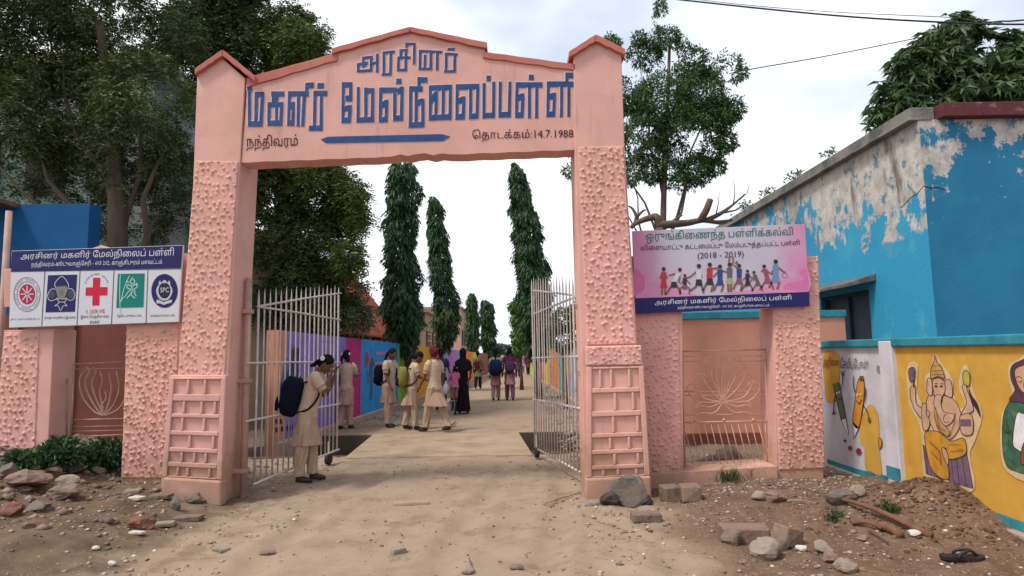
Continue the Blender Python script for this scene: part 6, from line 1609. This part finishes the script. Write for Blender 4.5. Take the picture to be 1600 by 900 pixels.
rock('pinkish stone on the rubble strip below the right lotus gate', 1216, 786, 34, 18, S_PINK, 15)
rock('small pale stone left of the pinkish one below the right lotus gate', 1190, 782, 24, 14, S_PALE, 17)
rock('dark reddish stone at the foot of the right textured side pillar', 1243, 742, 24, 18, S_DRK, 18)
rock('small dark red stone touching the right textured side pillar', 1264, 741, 18, 12, S_RED, 19)
rock('rounded upright pale stone leaning on the right lotus gate', 1143, 730, 42, 36, S_PALE, 20, ang=.35, dep=.6)
rock('grey cement lump left of the upright stone at the right lotus gate', 1112, 732, 34, 22, S_GREY, 21)
rock('crumpled dark grey lump at the foot of the painted wall corner', 1322, 786, 50, 26, S_GREY, 22, ang=1.0)
rock('pale scrap of stone on the crumpled grey lump', 1345, 778, 26, 20, S_PALE, 23)
rock('small light stone under the long stick on the soil heap', 1432, 838, 20, 9, S_WHT, 24)
rock('small pinkish stone under the broken branch stub', 1352, 846, 20, 9, S_PINK, 25)
# left side
LR = [(58, 722, 62, 34, S_GREY, 'broad grey rock on top of the left rubble heap'), (22, 712, 50, 30, S_BRN, 'earthy rock at the left frame edge on the rubble heap'), (30, 768, 74, 34, S_PINK, 'big pinkish rock low on the left rubble heap'), (92, 782, 62, 26, S_BRN, 'flat earthy rock at the right end of the left rubble heap'), (52, 800, 56, 18, S_GREY, 'flat grey rock at the front of the left rubble heap'), (100, 760, 44, 20, S_PALE, 'pale flat rock under the weeds of the left heap'), (112, 742, 34, 24, S_DRK, 'dark rock among the weeds left of the side gateway'), (10, 806, 40, 22, S_RED, 'reddish stone at the left frame edge'), (46, 826, 34, 12, S_RED, 'low reddish stone in front of the left rubble heap'), (150, 742, 26, 16, S_PINK, 'small pinkish stone right of the weeds'), (78, 745, 28, 18, S_PINK, 'pinkish stone in the middle of the left heap'), (8, 745, 30, 26, S_GREY, 'grey stone touching the left frame edge')]
for i, (x, y, w, h, m, lab) in enumerate(LR): rock(lab, x, y, w, h, m, 40 + i, 'rubble stones at the left edge', ang=.9)
rock('reddish brick shard lying in front of the left pillar', 218, 828, 38, 20, S_RED, 60, ang=1.0, rz=.4)
slabst('pale broken tile piece beside the brick shard', 248, 824, 40, 6, .12, S_PALE, .3)
slabst('thin white chip in front of the brick shard', 212, 835, 26, 4, .06, S_WHT, -.2)
slabst('grey stone plate right of the brick shard', 290, 815, 44, 7, .14, S_BRN, .1)
rock('round grey stone in front of the left pillar base', 272, 796, 18, 20, S_GREY, 62)
rock('cement crumbs heaped at the left pillar plinth', 302, 786, 34, 16, S_GREY, 63, ang=1)
slabst('pale thin slab leaning at the left textured side pillar', 203, 772, 24, 6, .12, S_PALE, .2)
slabst('second thin slab below the textured side pillar', 210, 782, 22, 5, .10, S_WHT, -.3)
slabst('flat dark slab left of the panelled pillar base', 246, 780, 32, 6, .15, S_BRN, .15)
slabst('long flat dusty plate in the middle of the road before the gate', 640, 790, 58, 5, .14, CONC, .12)
slabst('small pale stone in the road, left of centre', 622, 866, 24, 9, .06, S_PALE, .5)
rock('small pale stone at the bottom centre of the road', 728, 897, 24, 9, S_PALE, 65)
rock('small brown stone low in the road, right of centre', 808, 890, 22, 7, S_BRN, 66)
slabst('thin flat chip at the left edge of the road', 342, 862, 30, 5, .09, S_PALE, -.6)
slabst('dark flat chip in the road left of the small pale stone', 415, 868, 26, 4, .09, S_BRN, .3)
rock('white pebble in the left foreground', 148, 860, 13, 8, S_WHT, 67); rock('white pebble near the bottom left corner', 172, 884, 14, 8, S_WHT, 68)

def scatter(name, pts, sizes, m, flat=.6):
    n = len(pts)
    base = np.array([[1, 0, 0], [.3, .9, .1], [-.8, .6, 0], [-.9, -.5, .1], [.2, -1, 0], [.1, .1, .8], [0, 0, -.6]], float)
    tri = np.array([[0, 1, 5], [1, 2, 5], [2, 3, 5], [3, 4, 5], [4, 0, 5], [1, 0, 6], [2, 1, 6], [3, 2, 6], [4, 3, 6], [0, 4, 6]])
    V = base[None] * (1 + .5 * (np.random.rand(n, 7, 3) - .5)); a = np.random.rand(n) * 2 * pi
    c, s = np.cos(a)[:, None], np.sin(a)[:, None]
    X = V[..., 0] * c - V[..., 1] * s; Yv = V[..., 0] * s + V[..., 1] * c
    V = np.stack([X, Yv * np.random.uniform(.6, 1, (n, 1)), V[..., 2] * flat], 2) * sizes[:, None, None] + pts[:, None, :]
    F = (tri[None] + (np.arange(n) * 7)[:, None, None]).reshape(-1, 3)
    return stuff(np_mesh(name, V.reshape(-1, 3), F, m))
def field(n, x0, x1, y0, y1, dens):
    out = []
    while len(out) < n:
        x, y = random.uniform(x0, x1), random.uniform(y0, y1)
        if random.random() < dens(x, y): out.append((x, y, gh(x, y)))
    return np.array(out)
side = lambda x, y: max(.03, smooth(.9, 1.8, abs(x + .9) - .55 * (y > 7))) * (.35 + .65 * (noise.noise(Vector((x * 1.3, y * 1.3, 5))) > -.05))
def szs(n, a, b_): return a + (b_ - a) * np.random.rand(n) ** 3.2
P = field(7500, -6.4, 4.0, 2.0, 9.2, side); scatter('gravel', P, szs(len(P), .006, .034), mat('mixed_gravel', (.25, .19, .145), var=.3, scale=20, island=.55))['label'] = 'loose gravel on the verges'
P = field(1500, -6.2, 4.0, 2.0, 9.0, side); scatter('pale_gravel', P, szs(len(P), .006, .028), mat('pale_gravel_stone', (.48, .44, .39), var=.2, scale=20, island=.3))
P = field(1500, -2.6, 1.4, 2.0, 9.0, lambda x, y: 1); scatter('road_grit', P, szs(len(P), .003, .017), MATS['mixed_gravel'])
P = field(1100, -6.0, -3.3, 5.2, 8.9, lambda x, y: smooth(-3.6, -5.0, x) + .15); scatter('rubble', P, szs(len(P), .015, .085), mat('mixed_rubble', (.20, .14, .11), var=.3, scale=12, island=.5), .7)
P = field(1200, 2.4, 3.88, 4.5, 7.0, lambda x, y: math.exp(-((x - 3.55) / .65) ** 2 - ((y - 5.6) / .55) ** 2)); scatter('soil_clods', P, szs(len(P), .006, .032), mat('red_soil_clod', (.13, .066, .040), var=.3, scale=12, island=.45), .8)
P = field(900, 1.7, 3.7, 6.3, 7.6, lambda x, y: .8); scatter('rubble', P, szs(len(P), .008, .036), MATS['mixed_gravel'])
def alongwall(n, p, q, w):
    t_ = np.random.rand(n, 1); A = np.array(p) * (1 - t_) + np.array(q) * t_; A = A + np.random.rand(n, 2) * np.array([w, 0]); return np.concatenate([A, np.zeros((n, 1))], 1)
P = alongwall(1500, (.75, 8.6), (.85, 30), .85); scatter('rubble', P, szs(len(P), .02, .09), mat('grey_rubble', (.27, .22, .18), var=.3, scale=12, island=.4), .6)
P = alongwall(900, (-3.7, 12.5), (-2.3, 30), .8); scatter('rubble', P, szs(len(P), .015, .06), MATS['grey_rubble'], .6)
# sticks
STK = mat('brown_stick', (.15, .075, .045), rough=.9, var=.3, scale=14, bump=.6)
def stick(label, pts, r0, r1, m=STK, cat='stick', lift=.02):
    b = MB(); q = [gpg(x, y) + Vector((0, 0, lift + dz)) for x, y, dz in pts]; q = [Vector(v) for v in open2d([tuple(v) for v in q], 4)]; k = len(q)
    b.tube(q, [r0 + (r1 - r0) * i / (k - 1) for i in range(k)], 7); return tag(b.build('stick', m, smooth=True), label, cat)
stick('long straight brown stick lying down the front of the soil heap', [(1296, 783, .03), (1350, 803, .05), (1400, 822, .04), (1456, 842, .0)], .014, .030)
stick('dark curved stick below the long one', [(1332, 822, .01), (1356, 824, .02), (1378, 832, .01)], .022, .010)
stick('thin twig under the broken branch stub', [(1358, 834, .0), (1372, 842, .01), (1388, 852, 0)], .010, .006)
stick('thick broken branch stub at the foot of the soil heap', [(1374, 828, .01), (1392, 834, .02), (1408, 842, .0)], .042, .030)
stick('pale cane on the gravel below the right lotus gate', [(1230, 786, .0), (1252, 787, .01), (1275, 790, 0)], .008, .005, S_PALE)
stick('thin stick beside the striding girl', [(700, 672, .01), (706, 667, .02), (712, 662, .02)], .016, .012)
stick('crooked twig on the road right of centre', [(1108 - 200, 772, 0), (880, 782, .01), (852, 790, 0)], .005, .003)
stick('curved twig at the bottom of the road', [(733, 876, 0), (736, 888, .005), (741, 895, 0)], .004, .003)
# worn sandal
LTH = mat('black_rubber_sandal', (.022, .016, .018), rough=.5, var=.2)
g = gpg(1502, 876); sd = thing('sandal', 'battered black sandal lying in the bottom right corner', 'sandal', g, -.25)
b = MB(); sole = smooth2d([(-.13, -.03), (-.09, -.05), (0, -.042), (.09, -.055), (.14, -.02), (.13, .035), (.06, .05), (-.04, .035), (-.12, .03)], 3)
b.hexa([Vector((x, y, .012 + .5 * max(0, x) ** 2)) for x, y in sole], [Vector((x, y, .034 + .5 * max(0, x) ** 2)) for x, y in sole]); b.build('sole', LTH, sd, local=True)
for s in (-1, 1):
    b = MB(); b.tube(open2d([(.10, 0, .04), (.05, s * .02, .075), (-.02, s * .045, .05), (-.03, s * .048, .025)], 4), .010, 6); b.build('strap', LTH, sd, smooth=True, local=True)

# grass and weeds
def tuft(name, label, pts, n, L0, L1, w, m, spread, cat='grass', kind=None):
    P = []; 
    for _ in range(n):
        x, y = random.choice(pts); g = gpg(x + random.gauss(0, spread), y + random.gauss(0, spread * .25)); P.append(tuple(g))
    P = np.array(P); D_ = np.stack([np.random.randn(n) * .35, np.random.randn(n) * .35, np.ones(n)], 1)
    o = leaves(name, P, D_, np.random.uniform(L0, L1, n), w, m, None, .25)
    return tag(o, label, cat, kind=kind)
GRS = leafmat('dark_grass', (.055, .095, .025)); WEED = leafmat('weed_leaf', (.05, .10, .04))
tuft('grass_tuft', 'dark green grass tuft in front of the upright stone at the right lotus gate', [(1110, 748), (1125, 752), (1140, 754), (1155, 751), (1168, 748)], 750, .08, .26, .010, GRS, 7)
tuft('grass_tuft', 'small sprig of green weeds at the left foot of the soil heap', [(1308, 808), (1300, 815)], 90, .04, .12, .014, WEED, 6)
tuft('grass_tuft', 'small green tuft growing on the soil heap', [(1385, 796), (1396, 800)], 110, .04, .12, .012, GRS, 6)
for lab, x, y, r, n in (('bushy weed growing on the left rubble heap', 92, 735, 34, 1100), ('dark leafy weed before the left lotus gate', 165, 735, 32, 1100), ('low weed at the left end of the rubble heap', 30, 735, 20, 350)):
    g = gpg(x, y); k = g.y / FPX
    t = thing('weed', lab, 'weed', g)
    stems = MB()
    for i in range(9):
        a = i * .7; stems.tube([g, g + Vector((cos(a) * r * k * .5, sin(a) * r * k * .5, r * k * .9))], [.008, .003], 4)
    stuff(stems.build('stems', STK, t))
    P, U = blob_pts([(g.x, g.y, g.z + r * k * .75, r * k * 1.15, r * k * .9, r * k * .8)], n, .4); leaves('foliage', P, U + .6 * np.random.randn(n, 3) + np.array([0, 0, .3]), .075, .035, WEED, t)

# dry leaves and scraps on the ground
P = field(900, -6.2, 3.9, 2.0, 9.0, lambda x, y: .25 + .75 * smooth(.9, 2.0, abs(x + .9))); n = len(P)
o = leaves('leaf_litter', P + np.array([0, 0, .012]), np.random.randn(n, 3) * np.array([1, 1, .15]), np.random.uniform(.02, .055, n), .018, mat('dry_leaf', (.15, .095, .045), var=.3, island=.5), None, 0.0); stuff(o)['label'] = 'dry leaves scattered on the ground'
